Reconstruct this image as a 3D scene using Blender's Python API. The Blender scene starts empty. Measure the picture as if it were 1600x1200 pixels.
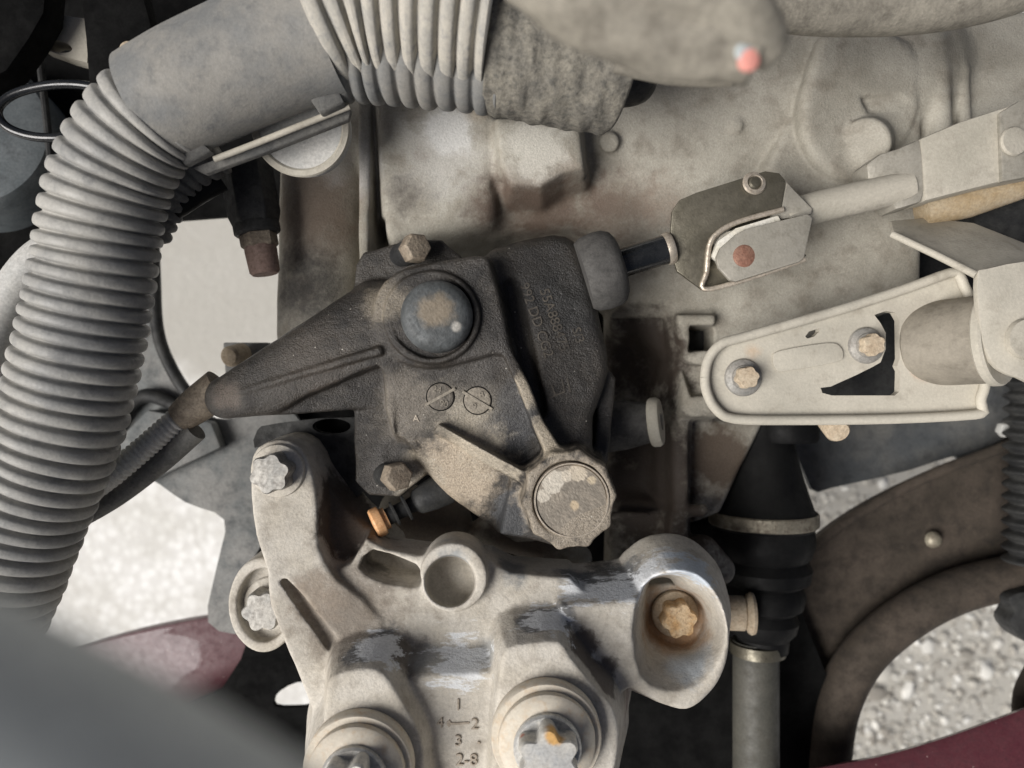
import bpy, bmesh, math, random
import numpy as np
from mathutils import Vector, Matrix
from mathutils.geometry import tessellate_polygon

random.seed(7)
rng = np.random.default_rng(7)
R = math.radians
S = 0.00025            # one design unit is a quarter of a millimetre
D = 1160.0             # camera height over the reference plane, in design units

# ------------------------------------------------------------------ camera, sky, sun, exposure
sc = bpy.context.scene
COL = sc.collection
cam_data = bpy.data.cameras.new('camera')
cam = bpy.data.objects.new('camera', cam_data)
COL.objects.link(cam)
cam.location = (0, 0, D * S)
cam_data.sensor_width = 36.0
cam_data.lens = 36.0 * D / 1600.0
cam_data.clip_start = 0.002
cam_data.clip_end = 50.0
cam_data.dof.use_dof = True
cam_data.dof.focus_distance = (D + 30) * S
cam_data.dof.aperture_fstop = 8.0
sc.camera = cam

SUN_ELEV, SUN_AZ = 47.0, 203.0      # azimuth measured from +X, counter-clockwise
world = bpy.data.worlds.new('World')
sc.world = world
world.use_nodes = True
wn = world.node_tree.nodes
sky = wn.new('ShaderNodeTexSky')
sky.sky_type = 'NISHITA'
sky.sun_disc = False
sky.sun_elevation = R(SUN_ELEV)
sky.sun_rotation = R(90.0 - SUN_AZ)
sky.air_density = 0.6
sky.dust_density = 6.0
sky.ozone_density = 0.3
bg = wn['Background']
bg.inputs['Strength'].default_value = 0.05
world.node_tree.links.new(sky.outputs['Color'], bg.inputs['Color'])

sun_data = bpy.data.lights.new('sun', 'SUN')
sun_data.energy = 4.4
sun_data.angle = R(38.0)
sun_data.color = (1.0, 0.985, 0.965)
sun = bpy.data.objects.new('sun', sun_data)
COL.objects.link(sun)
sd = Vector((math.cos(R(SUN_AZ)) * math.cos(R(SUN_ELEV)), math.sin(R(SUN_AZ)) * math.cos(R(SUN_ELEV)), math.sin(R(SUN_ELEV))))
sun.rotation_euler = sd.to_track_quat('Z', 'Y').to_euler()
sun.location = sd * 3.0

sc.view_settings.view_transform = 'Standard'
sc.view_settings.look = 'None'
sc.view_settings.gamma = 1.0
sc.view_settings.exposure = -0.02
sc.cycles.max_bounces = 5

# ------------------------------------------------------------------ coordinates
def pw(x, y, h=0.0):
    """a point seen at picture place (x, y) that stands h above the reference plane, in design units"""
    k = (D - h) / D
    return np.array([(x - 800.0) * k, (600.0 - y) * k, h], dtype=float)

def pts(lst, h=0.0):
    return np.array([pw(p[0], p[1], p[2] if len(p) > 2 else h) for p in lst])

def smooth_loop(P, n=4, closed=True):
    """Catmull-Rom through the points"""
    P = np.asarray(P, float)
    out = []
    m = len(P)
    rngi = range(m) if closed else range(m - 1)
    for i in rngi:
        if closed:
            a, b, c, d = P[(i - 1) % m], P[i], P[(i + 1) % m], P[(i + 2) % m]
        else:
            a, b, c, d = P[max(i - 1, 0)], P[i], P[i + 1], P[min(i + 2, m - 1)]
        for k in range(n):
            t = k / n
            out.append(0.5 * ((2 * b) + (c - a) * t + (2 * a - 5 * b + 4 * c - d) * t * t + (3 * b - a - 3 * c + d) * t ** 3))
    if not closed:
        out.append(P[-1])
    return np.array(out)

# ------------------------------------------------------------------ scene objects
def tag(o, label=None, cat=None, group=None, kind=None):
    if label: o['label'] = label
    if cat: o['category'] = cat
    if group: o['group'] = group
    if kind: o['kind'] = kind
    return o

def thing(name, label, cat, at, group=None):
    o = bpy.data.objects.new(name, None)
    COL.objects.link(o)
    o.empty_display_size = 0.01
    o.location = Vector(pw(*at) * S)
    o['_org'] = [float(v) for v in pw(*at)]
    return tag(o, label, cat, group)

def link_mesh(name, me, mat, parent, org, sharp=None, smooth=True):
    o = bpy.data.objects.new(name, me)
    COL.objects.link(o)
    if mat is not None:
        me.materials.append(mat)
    if smooth:
        me.polygons.foreach_set('use_smooth', [True] * len(me.polygons))
        if sharp:
            me.set_sharp_from_angle(angle=R(sharp))
    if parent is None:
        o.location = Vector(org * S)
    else:
        o.parent = parent
        o['_org'] = [float(v) for v in org]
    me.update()
    return o

def org_of(parent):
    return np.array(parent['_org'])

def part(name, geo, mat, parent=None, sharp=35, smooth=True, label=None, bevel=0.0):
    V, F = geo
    V = np.asarray(V, float)
    org = org_of(parent) if parent is not None else np.array([V[:, 0].mean(), V[:, 1].mean(), V[:, 2].min()])
    me = bpy.data.meshes.new(name)
    me.from_pydata(((V - org) * S).tolist(), [], [list(map(int, f)) for f in F])
    bm = bmesh.new()
    bm.from_mesh(me)
    if bevel > 0:
        bmesh.ops.recalc_face_normals(bm, faces=bm.faces)
        ed = [e for e in bm.edges if len(e.link_faces) == 2 and e.calc_face_angle(0) > R(28)]
        bmesh.ops.bevel(bm, geom=ed, offset=bevel * S, segments=2, profile=0.6, affect='EDGES', clamp_overlap=True)
    bmesh.ops.recalc_face_normals(bm, faces=bm.faces)
    bm.to_mesh(me)
    bm.free()
    o = link_mesh(name, me, mat, parent, org, sharp, smooth)
    if label: o['label'] = label
    if parent is None:
        o['_org'] = [float(v) for v in org]
    return o

# ------------------------------------------------------------------ shapes (design units)
def frame(axis):
    a = np.asarray(axis, float); a = a / np.linalg.norm(a)
    u = np.cross([0, 1, 0], a)
    if np.linalg.norm(u) < 0.1: u = np.cross([1, 0, 0], a)
    u /= np.linalg.norm(u)
    return u, np.cross(a, u), a

def lathe(profile, c, axis=(0, 0, 1), seg=40):
    u, v, a = frame(axis)
    c = np.asarray(c, float)
    V, F, rings = [], [], []
    for r, t in profile:
        if r < 1e-6:
            rings.append([len(V)]); V.append(c + a * t)
        else:
            ids = []
            for k in range(seg):
                th = 2 * math.pi * k / seg
                ids.append(len(V)); V.append(c + a * t + (u * math.cos(th) + v * math.sin(th)) * r)
            rings.append(ids)
    for A, B in zip(rings, rings[1:]):
        if len(A) == 1 and len(B) == 1: continue
        for k in range(seg):
            j = (k + 1) % seg
            if len(A) == 1: F.append((A[0], B[k], B[j]))
            elif len(B) == 1: F.append((A[k], A[j], B[0]))
            else: F.append((A[k], A[j], B[j], B[k]))
    if len(rings[0]) > 1: F.append(rings[0][::-1])
    if len(rings[-1]) > 1 and profile[0] != profile[-1]: F.append(rings[-1])
    return np.array(V), F

def ring_lathe(profile, c, axis=(0, 0, 1), seg=48):
    """closed profile (a loop of (r, t)): a washer, ring or collar"""
    u, v, a = frame(axis)
    c = np.asarray(c, float); n = len(profile)
    V, F = [], []
    for k in range(seg):
        th = 2 * math.pi * k / seg
        for r, t in profile:
            V.append(c + a * t + (u * math.cos(th) + v * math.sin(th)) * r)
    for k in range(seg):
        j = (k + 1) % seg
        for i in range(n):
            i2 = (i + 1) % n
            F.append((k * n + i, j * n + i, j * n + i2, k * n + i2))
    return np.array(V), F

def loft(rings, cap=True):
    n = len(rings[0]); V = np.concatenate([np.asarray(r, float) for r in rings]); F = []
    for a in range(len(rings) - 1):
        for k in range(n):
            j = (k + 1) % n
            F.append((a * n + k, a * n + j, (a + 1) * n + j, (a + 1) * n + k))
    if cap:
        F.append(list(range(n))[::-1]); F.append([(len(rings) - 1) * n + k for k in range(n)])
    return V, F

def resample(P, step):
    P = np.asarray(P, float)
    seg = np.linalg.norm(np.diff(P[:, :3], axis=0), axis=1)
    s = np.concatenate([[0], np.cumsum(seg)])
    n = max(2, int(s[-1] / step) + 1)
    t = np.linspace(0, s[-1], n)
    return np.stack([np.interp(t, s, P[:, i]) for i in range(P.shape[1])], 1), t

def tube(P, rad, seg=24, step=None, rfun=None, cap=True, flat=1.0, smooth=8):
    """sweep a circle along P; rad: number or list per point; rfun(s, angle array) scales the radius"""
    P = np.asarray(P, float)
    rads = np.full(len(P), float(rad)) if np.isscalar(rad) else np.asarray(rad, float)
    Q = np.concatenate([P, rads[:, None]], 1)
    if smooth and len(P) > 2: Q = smooth_loop(Q, smooth, closed=False)
    Q, t = resample(Q, step or 6.0)
    C, Rr = Q[:, :3], Q[:, 3]
    T = np.gradient(C, axis=0); T /= np.linalg.norm(T, axis=1)[:, None]
    up = np.array([0, 0, 1.0])
    if abs(T[0] @ up) > 0.95: up = np.array([0, 1.0, 0])
    V = []; F = []
    th = np.linspace(0, 2 * math.pi, seg, endpoint=False)
    u = up - T[0] * (up @ T[0]); u /= np.linalg.norm(u)
    for i in range(len(C)):
        u = u - T[i] * (u @ T[i]); u /= np.linalg.norm(u)
        v = np.cross(T[i], u)
        r = Rr[i] * (rfun(t[i], th) if rfun else np.ones(seg))
        V.append(C[i] + (np.cos(th) * r * flat)[:, None] * u + (np.sin(th) * r)[:, None] * v)
    n = len(V)
    V = np.concatenate(V)
    for i in range(n - 1):
        for k in range(seg):
            j = (k + 1) % seg
            F.append((i * seg + k, i * seg + j, (i + 1) * seg + j, (i + 1) * seg + k))
    if cap:
        F.append(list(range(seg))[::-1]); F.append([(n - 1) * seg + k for k in range(seg)])
    return V, F

def prism(top, thick, holes=(), direction=(0, 0, -1)):
    """top: loop of 3D points; extruded by thick along direction; holes: loops"""
    loops = [np.asarray(top, float)] + [np.asarray(h, float) for h in holes]
    d = np.asarray(direction, float) * thick
    if not holes:
        n = len(loops[0])
        V = np.concatenate([loops[0], loops[0] + d])
        F = [list(range(n)), [n + k for k in range(n)][::-1]]
        for k in range(n):
            j = (k + 1) % n
            F.append((k, n + k, n + j, j))
        return V, F
    allp = np.concatenate(loops); n = len(allp)
    tri = tessellate_polygon([[Vector((p[0], p[1], 0)) for p in l] for l in loops])
    V = np.concatenate([allp, allp + d])
    F = [tuple(t) for t in tri] + [tuple(n + i for i in t)[::-1] for t in tri]
    o = 0
    for l in loops:
        m = len(l)
        for k in range(m):
            j = (k + 1) % m
            F.append((o + k, n + o + k, n + o + j, o + j))
        o += m
    return V, F

def box(c, sx, sy, sz, rz=0.0):
    cr, sr = math.cos(rz), math.sin(rz)
    V = []
    for z in (-1, 1):
        for x, y in ((-1, -1), (1, -1), (1, 1), (-1, 1)):
            X, Y = x * sx / 2, y * sy / 2
            V.append((c[0] + X * cr - Y * sr, c[1] + X * sr + Y * cr, c[2] + z * sz / 2))
    return np.array(V), [(3, 2, 1, 0), (4, 5, 6, 7), (0, 1, 5, 4), (1, 2, 6, 5), (2, 3, 7, 6), (3, 0, 4, 7)]

def ellipse(cx, cy, rx, ry, h, n=40, rot=0.0):
    out = []
    for k in range(n):
        t = 2 * math.pi * k / n
        x, y = rx * math.cos(t), ry * math.sin(t)
        out.append((cx + x * math.cos(rot) - y * math.sin(rot), cy + x * math.sin(rot) + y * math.cos(rot), h))
    return out

def star_rings(c, r, t0, t1, axis=(0, 0, 1), rot=0.0, depth=0.095, n=96, lobes=6):
    """external six-lobe bolt head"""
    u, v, a = frame(axis); c = np.asarray(c, float); rings = []
    for t, s in ((t0, 1.0), (t1 - 0.10 * (t1 - t0), 1.0), (t1 - 0.09 * (t1 - t0), 0.995), (t1, 0.93), (t1 + 0.01, 0.925)):
        P = []
        for k in range(n):
            th = 2 * math.pi * k / n
            w = (0.5 - 0.5 * math.cos(lobes * th)) ** 1.25
            rr = r * s * (1 - 2 * depth * w)
            P.append(c + a * t + (u * math.cos(th + rot) + v * math.sin(th + rot)) * rr)
        rings.append(P)
    return loft(rings)

def hex_rings(c, r, t0, t1, axis=(0, 0, 1), rot=0.0):
    u, v, a = frame(axis); c = np.asarray(c, float); rings = []
    for t, s in ((t0, 1.0), (t1 - 0.18 * (t1 - t0), 1.0), (t1, 0.86)):
        rings.append([c + a * t + (u * math.cos(rot + k * math.pi / 3) + v * math.sin(rot + k * math.pi / 3)) * r * s for k in range(6)])
    return loft(rings)

# ------------------------------------------------------------------ distance-field castings
class Vol:
    def __init__(s, x0, x1, y0, y1, h0, h1, step):
        c = np.array([pw(x, y, h) for x in (x0, x1) for y in (y0, y1) for h in (h0, h1)])
        lo, hi = c.min(0) - 2 * step, c.max(0) + 2 * step
        s.step = step
        s.ax = [np.arange(lo[i], hi[i] + step, step, dtype=np.float32) for i in range(3)]
        s.X, s.Y, s.Z = s.ax[0][:, None, None], s.ax[1][None, :, None], s.ax[2][None, None, :]
        s.d = np.full(tuple(len(a) for a in s.ax), 1e3, np.float32)
    def poly(s, P):
        P = np.asarray(P, float)[:, :2]
        x, y = s.X[:, :, 0], s.Y[:, :, 0]
        best = np.full((len(s.ax[0]), len(s.ax[1])), 1e12, np.float32)
        inside = np.zeros(best.shape, bool)
        for i in range(len(P)):
            a, b = P[i], P[(i + 1) % len(P)]
            e = b - a
            L2 = max(e @ e, 1e-9)
            t = np.clip(((x - a[0]) * e[0] + (y - a[1]) * e[1]) / L2, 0, 1)
            dx, dy = x - a[0] - t * e[0], y - a[1] - t * e[1]
            best = np.minimum(best, dx * dx + dy * dy)
            if abs(e[1]) > 1e-9:
                c = ((a[1] > y) != (b[1] > y)) & (x < (e[0] * (y - a[1]) / e[1] + a[0]))
                inside ^= c
        d = np.sqrt(best)
        return np.where(inside, -d, d)[:, :, None].astype(np.float32)
    def plane(s, p1, p2, p3):
        """height of the plane through three (x, y, h) picture points"""
        a, b, c = pw(*p1), pw(*p2), pw(*p3)
        n = np.cross(b - a, c - a)
        return (a[2] - (n[0] * (s.X - a[0]) + n[1] * (s.Y - a[1])) / n[2]).astype(np.float32)
    def prism(s, P, href, z0, z1, draft=0.0, r=4.0):
        d2 = s.poly(pts([p[:2] for p in P], href))
        if draft: d2 = d2 + draft * (s.Z - href)
        return smax(smax(d2, s.Z - z1, r), z0 - s.Z, r)
    def cone(s, a, b, ra, rb, zs=1.0):
        a, b = np.asarray(a, float), np.asarray(b, float)
        e = b - a; L2 = e @ e
        t = np.clip(((s.X - a[0]) * e[0] + (s.Y - a[1]) * e[1] + (s.Z - a[2]) * e[2]) / L2, 0, 1)
        q = np.sqrt((s.X - a[0] - t * e[0]) ** 2 + (s.Y - a[1] - t * e[1]) ** 2 + ((s.Z - a[2] - t * e[2]) * zs) ** 2)
        return (q - (ra + (rb - ra) * t)).astype(np.float32)
    def cyl(s, a, b, ra, rb, r=3.0):
        """flat-ended cone frustum from a to b"""
        a, b = np.asarray(a, float), np.asarray(b, float)
        e = b - a; L = math.sqrt(e @ e); e = e / L
        t = (s.X - a[0]) * e[0] + (s.Y - a[1]) * e[1] + (s.Z - a[2]) * e[2]
        q = np.sqrt(np.maximum((s.X - a[0]) ** 2 + (s.Y - a[1]) ** 2 + (s.Z - a[2]) ** 2 - t * t, 0))
        return smax(q - (ra + (rb - ra) * np.clip(t / L, 0, 1)), np.abs(t - L / 2) - L / 2, r).astype(np.float32)
    def add(s, d, k=8.0): s.d = smin(s.d, d, k)
    def cut(s, d, k=5.0): s.d = smax(s.d, -d, k)
    def rough(s, amp, f):
        X, Y, Z = s.X * f, s.Y * f, s.Z * f
        s.d = s.d + amp * (np.sin(X * 1.0 + 1.7 * np.sin(Y * 0.8 + 1)) * np.sin(Y * 1.1 + 1.3 * np.sin(Z * 0.9)) + 0.6 * np.sin(X * 2.3 + Z * 1.9 + 2.0 * np.sin(Y * 1.7))).astype(np.float32)
    def heights(s):
        """top height over each column"""
        neg = s.d < 0
        k = s.d.shape[2] - 1 - np.argmax(neg[:, :, ::-1], axis=2)
        k2 = np.minimum(k + 1, s.d.shape[2] - 1)
        I, J = np.ogrid[:s.d.shape[0], :s.d.shape[1]]
        a, b = s.d[I, J, k], s.d[I, J, k2]
        z = s.ax[2][k] + np.where(b > a, -a / np.maximum(b - a, 1e-6), 0) * s.step
        return np.where(neg.any(2), z, s.ax[2][0])
    def top(s, wx, wy):
        if not hasattr(s, '_h'): s._h = s.heights()
        fx = np.clip((np.asarray(wx) - s.ax[0][0]) / s.step, 0, len(s.ax[0]) - 2); fy = np.clip((np.asarray(wy) - s.ax[1][0]) / s.step, 0, len(s.ax[1]) - 2)
        i, j = fx.astype(int), fy.astype(int); u, v = fx - i, fy - j
        H = s._h
        return H[i, j] * (1 - u) * (1 - v) + H[i + 1, j] * u * (1 - v) + H[i, j + 1] * (1 - u) * v + H[i + 1, j + 1] * u * v
    def on(s, x, y):
        """the surface point seen at picture place (x, y)"""
        h = 0.0
        for _ in range(8):
            p = pw(x, y, h); h = 0.5 * h + 0.5 * float(s.top(p[0], p[1]))
        return pw(x, y, h)
    def mesh(s):
        d = s.d
        sg = d < 0
        n = d.shape
        cnt = np.zeros((n[0] - 1, n[1] - 1, n[2] - 1), np.int8)
        for i in (0, 1):
            for j in (0, 1):
                for k in (0, 1):
                    cnt += sg[i:n[0] - 1 + i, j:n[1] - 1 + j, k:n[2] - 1 + k]
        act = (cnt > 0) & (cnt < 8)
        ids = np.full(cnt.shape, -1, np.int32)
        I, J, K = np.nonzero(act)
        ids[I, J, K] = np.arange(len(I))
        acc = np.zeros((len(I), 3)); num = np.zeros(len(I))
        cor = [(a, b, c) for a in (0, 1) for b in (0, 1) for c in (0, 1)]
        for p in cor:
            for axn in range(3):
                if p[axn] == 1: continue
                q = list(p); q[axn] = 1
                a = d[I + p[0], J + p[1], K + p[2]]; b = d[I + q[0], J + q[1], K + q[2]]
                m = (a < 0) != (b < 0)
                t = np.where(m, a / np.where(m, a - b, 1), 0)
                pos = np.tile(np.array(p, float), (len(I), 1)); pos[:, axn] = t
                acc[m] += pos[m]; num[m] += 1
        V = np.stack([I, J, K], 1) + acc / num[:, None]
        V = V * s.step + np.array([s.ax[0][0], s.ax[1][0], s.ax[2][0]])
        F = []
        for axn in range(3):
            o1, o2 = [(1, 2), (2, 0), (0, 1)][axn]
            sl = [slice(1, m - 1) for m in n]; sl2 = list(sl)
            sl[axn] = slice(0, n[axn] - 1); sl2[axn] = slice(1, n[axn])
            ch = sg[tuple(sl)] != sg[tuple(sl2)]
            w = np.array(np.nonzero(ch)); w[o1] += 1; w[o2] += 1
            first = sg[w[0], w[1], w[2]]
            def cell(d1, d2):
                c = w.copy(); c[o1] -= d1; c[o2] -= d2
                return ids[c[0], c[1], c[2]]
            q = np.stack([cell(1, 1), cell(0, 1), cell(0, 0), cell(1, 0)], 1)
            q[~first] = q[~first][:, ::-1]
            F.append(q[(q >= 0).all(1)])
        return V, np.concatenate(F)

def smin(a, b, k):
    if k <= 0: return np.minimum(a, b)
    h = np.clip(0.5 + 0.5 * (b - a) / k, 0, 1)
    return b * (1 - h) + a * h - k * h * (1 - h)
def smax(a, b, k): return -smin(-a, -b, k)

def vol_part(name, vol, mat, parent, relax=1):
    V, F = vol.mesh()
    for _ in range(relax):                       # soften the lattice a little
        e = np.concatenate([F[:, [0, 1]], F[:, [1, 2]], F[:, [2, 3]], F[:, [3, 0]]])
        acc = np.zeros_like(V); n = np.zeros(len(V))
        for a, b in ((0, 1), (1, 0)):
            for c in range(3): acc[:, c] += np.bincount(e[:, a], V[e[:, b], c], len(V))
            n += np.bincount(e[:, a], minlength=len(V))
        V = 0.5 * V + 0.5 * acc / n[:, None]
    org = org_of(parent)
    me = bpy.data.meshes.new(name)
    W = ((V - org) * S).astype(np.float32)
    me.vertices.add(len(W)); me.vertices.foreach_set('co', W.ravel())
    me.loops.add(F.size); me.loops.foreach_set('vertex_index', F.astype(np.int32).ravel())
    me.polygons.add(len(F)); me.polygons.foreach_set('loop_start', np.arange(0, F.size, 4, dtype=np.int32))
    me.update(calc_edges=True); me.validate()
    return link_mesh(name, me, mat, parent, org)

def text_geo(body, size, extrude):
    cu = bpy.data.curves.new('lettering', 'FONT')
    cu.body = body; cu.size = size; cu.extrude = extrude; cu.align_x = 'CENTER'; cu.align_y = 'CENTER'; cu.resolution_u = 3
    ob = bpy.data.objects.new('lettering', cu); COL.objects.link(ob)
    dg = bpy.context.evaluated_depsgraph_get(); dg.update()
    me = bpy.data.meshes.new_from_object(ob.evaluated_get(dg))
    V = np.array([v.co[:] for v in me.vertices]); F = [list(p.vertices) for p in me.polygons]
    bpy.data.objects.remove(ob); bpy.data.curves.remove(cu); bpy.data.meshes.remove(me)
    return V, F

def lay_on(vol, geo, x, y, ang, lift=0.0):
    """lay a flat shape (local x right, y up, z out) on a casting at picture place (x, y)"""
    V, F = geo
    c = vol.on(x, y)
    a = R(ang); u = np.array([math.cos(a), math.sin(a)]); v = np.array([-math.sin(a), math.cos(a)])
    W = c[None, :2] + V[:, :1] * u + V[:, 1:2] * v
    z = vol.top(W[:, 0], W[:, 1]) + V[:, 2] + lift
    return np.concatenate([W, z[:, None]], 1), F

# ------------------------------------------------------------------ materials
def hexc(s):
    """picture colour to linear"""
    v = [int(s[i:i + 2], 16) / 255 for i in (0, 2, 4)]
    return tuple((c / 12.92 if c <= 0.04045 else ((c + 0.055) / 1.055) ** 2.4) for c in v)

class NT:
    def __init__(s, name):
        s.m = bpy.data.materials.new(name); s.m.use_nodes = True
        s.t = s.m.node_tree; s.b = s.t.nodes['Principled BSDF']
        g = s.t.nodes.new('ShaderNodeNewGeometry')
        vm = s.node('ShaderNodeVectorMath', operation='SCALE'); vm.inputs['Scale'].default_value = 1.0 / S
        s.lk(g.outputs['Position'], vm.inputs[0]); s.P = vm.outputs[0]
    def node(s, t, **kw):
        n = s.t.nodes.new(t)
        for k, v in kw.items(): setattr(n, k, v)
        return n
    def lk(s, a, b): s.t.links.new(a, b)
    def noise(s, scale, detail=6.0, rough=0.6, stretch=None, dist=0.0):
        n = s.node('ShaderNodeTexNoise')
        src = s.P
        if stretch:
            vm = s.node('ShaderNodeVectorMath', operation='MULTIPLY'); vm.inputs[1].default_value = stretch
            s.lk(src, vm.inputs[0]); src = vm.outputs[0]
        s.lk(src, n.inputs['Vector'])
        n.inputs['Scale'].default_value = scale; n.inputs['Detail'].default_value = detail; n.inputs['Roughness'].default_value = rough
        n.inputs['Distortion'].default_value = dist
        return n.outputs['Fac']
    def rng(s, v, a, b, c=0.0, d=1.0, smooth=True):
        n = s.node('ShaderNodeMapRange'); n.interpolation_type = 'SMOOTHSTEP' if smooth else 'LINEAR'
        s.lk(v, n.inputs['Value'])
        for i, x in zip(('From Min', 'From Max', 'To Min', 'To Max'), (a, b, c, d)): n.inputs[i].default_value = x
        return n.outputs['Result']
    def math(s, op, a, b=None):
        n = s.node('ShaderNodeMath', operation=op)
        for i, v in enumerate((a, b)):
            if v is None: continue
            if isinstance(v, (int, float)): n.inputs[i].default_value = v
            else: s.lk(v, n.inputs[i])
        return n.outputs[0]
    def mix(s, f, a, b, mode='MIX'):
        n = s.node('ShaderNodeMix', data_type='RGBA', blend_type=mode)
        for sock, v in ((n.inputs[0], f), (n.inputs[6], a), (n.inputs[7], b)):
            if isinstance(v, (int, float)): sock.default_value = v
            elif isinstance(v, tuple): sock.default_value = (*v, 1.0)
            else: s.lk(v, sock)
        return n.outputs[2]

def grime(name, base, dust=None, dark=None, dust_amt=0.5, dark_amt=0.35, sc=0.018, rough=0.75, metal=0.0,
          speck=0.0, speck_col=(0.6, 0.57, 0.5), bump=0.5, fine=0.22, patches=(), grain=0.25, stretch=None, coat=0.0, spec=0.35, contrast=1.0):
    """paint, casting or rubber under road dirt: three colours broken up by noise, then placed stains and painted shade"""
    n = NT(name)
    dust = dust or base; dark = dark or base
    n1 = n.noise(sc, 5, 0.62, stretch); n2 = n.noise(sc * 3.7, 5, 0.62, stretch); n3 = n.noise(fine, 3, 0.7)
    w = 0.17 / contrast
    col = n.mix(n.rng(n1, 0.62 - 0.3 * dust_amt - w, 0.62 - 0.3 * dust_amt + w), base, dust)
    col = n.mix(n.rng(n2, 0.72 - 0.3 * dark_amt - w, 0.72 - 0.3 * dark_amt + w, 0, 0.7), col, dark)
    if patches:
        nA = n.noise(0.022, 7, 0.68); nB = n.noise(0.030, 6, 0.72, (0.6, 2.2, 1.5))
    for pt in patches:
        (x, y, h), r, pc, amt = pt[:4]
        soft = pt[4] if len(pt) > 4 else 0.5
        src = nB if len(pt) > 5 else nA
        vm = n.node('ShaderNodeVectorMath', operation='DISTANCE'); n.lk(n.P, vm.inputs[0]); vm.inputs[1].default_value = tuple(pw(x, y, h))
        dd = n.math('ADD', vm.outputs['Value'], n.math('MULTIPLY', n.math('SUBTRACT', src, 0.5), r * (3.4 if len(pt) > 5 else 1.9)))
        col = n.mix(n.rng(dd, r * (1 + 0.3 * soft), r * (1 - soft), 0, amt), col, pc)
    col = n.mix(1.0, col, n.mix(n.rng(n3, 0.25, 0.75, 0, 1, False), (1 - grain,) * 3, (1 + grain,) * 3), 'MULTIPLY')
    if speck > 0:
        v = n.node('ShaderNodeTexVoronoi'); n.lk(n.P, v.inputs['Vector']); v.inputs['Scale'].default_value = 0.055
        m = n.math('MULTIPLY', n.rng(v.outputs['Distance'], 0.03, 0.085, 0.8, 0), n.math('GREATER_THAN', n.noise(0.04, 2, 0.5), 0.62 - 0.25 * speck))
        col = n.mix(m, col, speck_col)
    n.lk(col, n.b.inputs['Base Color'])
    n.lk(n.rng(n2, 0.3, 0.7, max(rough - 0.12, 0.05), min(rough + 0.12, 1)), n.b.inputs['Roughness'])
    n.b.inputs['Metallic'].default_value = metal
    n.b.inputs['Specular IOR Level'].default_value = spec
    n.b.inputs['Coat Weight'].default_value = coat
    if bump > 0:
        bp = n.node('ShaderNodeBump'); bp.inputs['Strength'].default_value = bump; bp.inputs['Distance'].default_value = 2.2 * S
        hsum = n.math('ADD', n3, n.math('MULTIPLY', n2, 1.6))
        n.lk(hsum, bp.inputs['Height']); n.lk(bp.outputs['Normal'], n.b.inputs['Normal'])
    return n.m

CREAM = (0.45, 0.412, 0.345)
M = {}
M['housing'] = grime('dark_cast_alloy', (0.022, 0.0195, 0.017), (0.044, 0.038, 0.031), (0.011, 0.010, 0.0095), 0.5, 0.4, 0.012, 0.42,
    speck=0.25, bump=1.0, grain=0.5, fine=0.34, spec=0.5, patches=[
    ((735, 660, -65), 85, (0.32, 0.285, 0.225), 0.85, 0.8), ((630, 640, -65), 75, (0.18, 0.158, 0.128), 0.75, 0.8), ((715, 742, -88), 88, (0.38, 0.315, 0.235), 0.9, 0.5),
    ((790, 690, -75), 58, (0.030, 0.031, 0.034), 0.9, 0.4), ((805, 630, -60), 50, (0.045, 0.045, 0.046), 0.8, 0.5), ((745, 575, -55), 55, (0.050, 0.045, 0.040), 0.8, 0.6),
    ((480, 560, -40), 75, (0.075, 0.063, 0.051), 0.75, 0.8), ((650, 745, -95), 52, (0.34, 0.30, 0.235), 0.7, 0.5), ((605, 720, -110), 34, (0.06, 0.055, 0.05), 0.7, 0.5),
    ((600, 470, -45), 46, (0.22, 0.19, 0.145), 0.75, 0.6), ((785, 805, -66), 46, (0.045, 0.047, 0.050), 0.95, 0.25), ((893, 782, 0), 98, (0.26, 0.222, 0.172), 0.95, 0.3),
    ((858, 690, -15), 40, (0.36, 0.31, 0.235), 0.8, 0.5), ((822, 605, -30), 34, (0.36, 0.31, 0.235), 0.8, 0.5), ((760, 712, -30), 70, (0.42, 0.37, 0.29), 0.75, 0.5),
    ((880, 470, -94), 90, (0.017, 0.017, 0.0165), 0.8, 0.8), ((652, 655, -55), 11, (0.75, 0.75, 0.72), 0.9, 0.6), ((590, 580, -100), 40, (0.05, 0.044, 0.038), 0.7, 0.6), ((350, 620, -50), 30, (0.15, 0.12, 0.095), 0.7, 0.6)])
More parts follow.
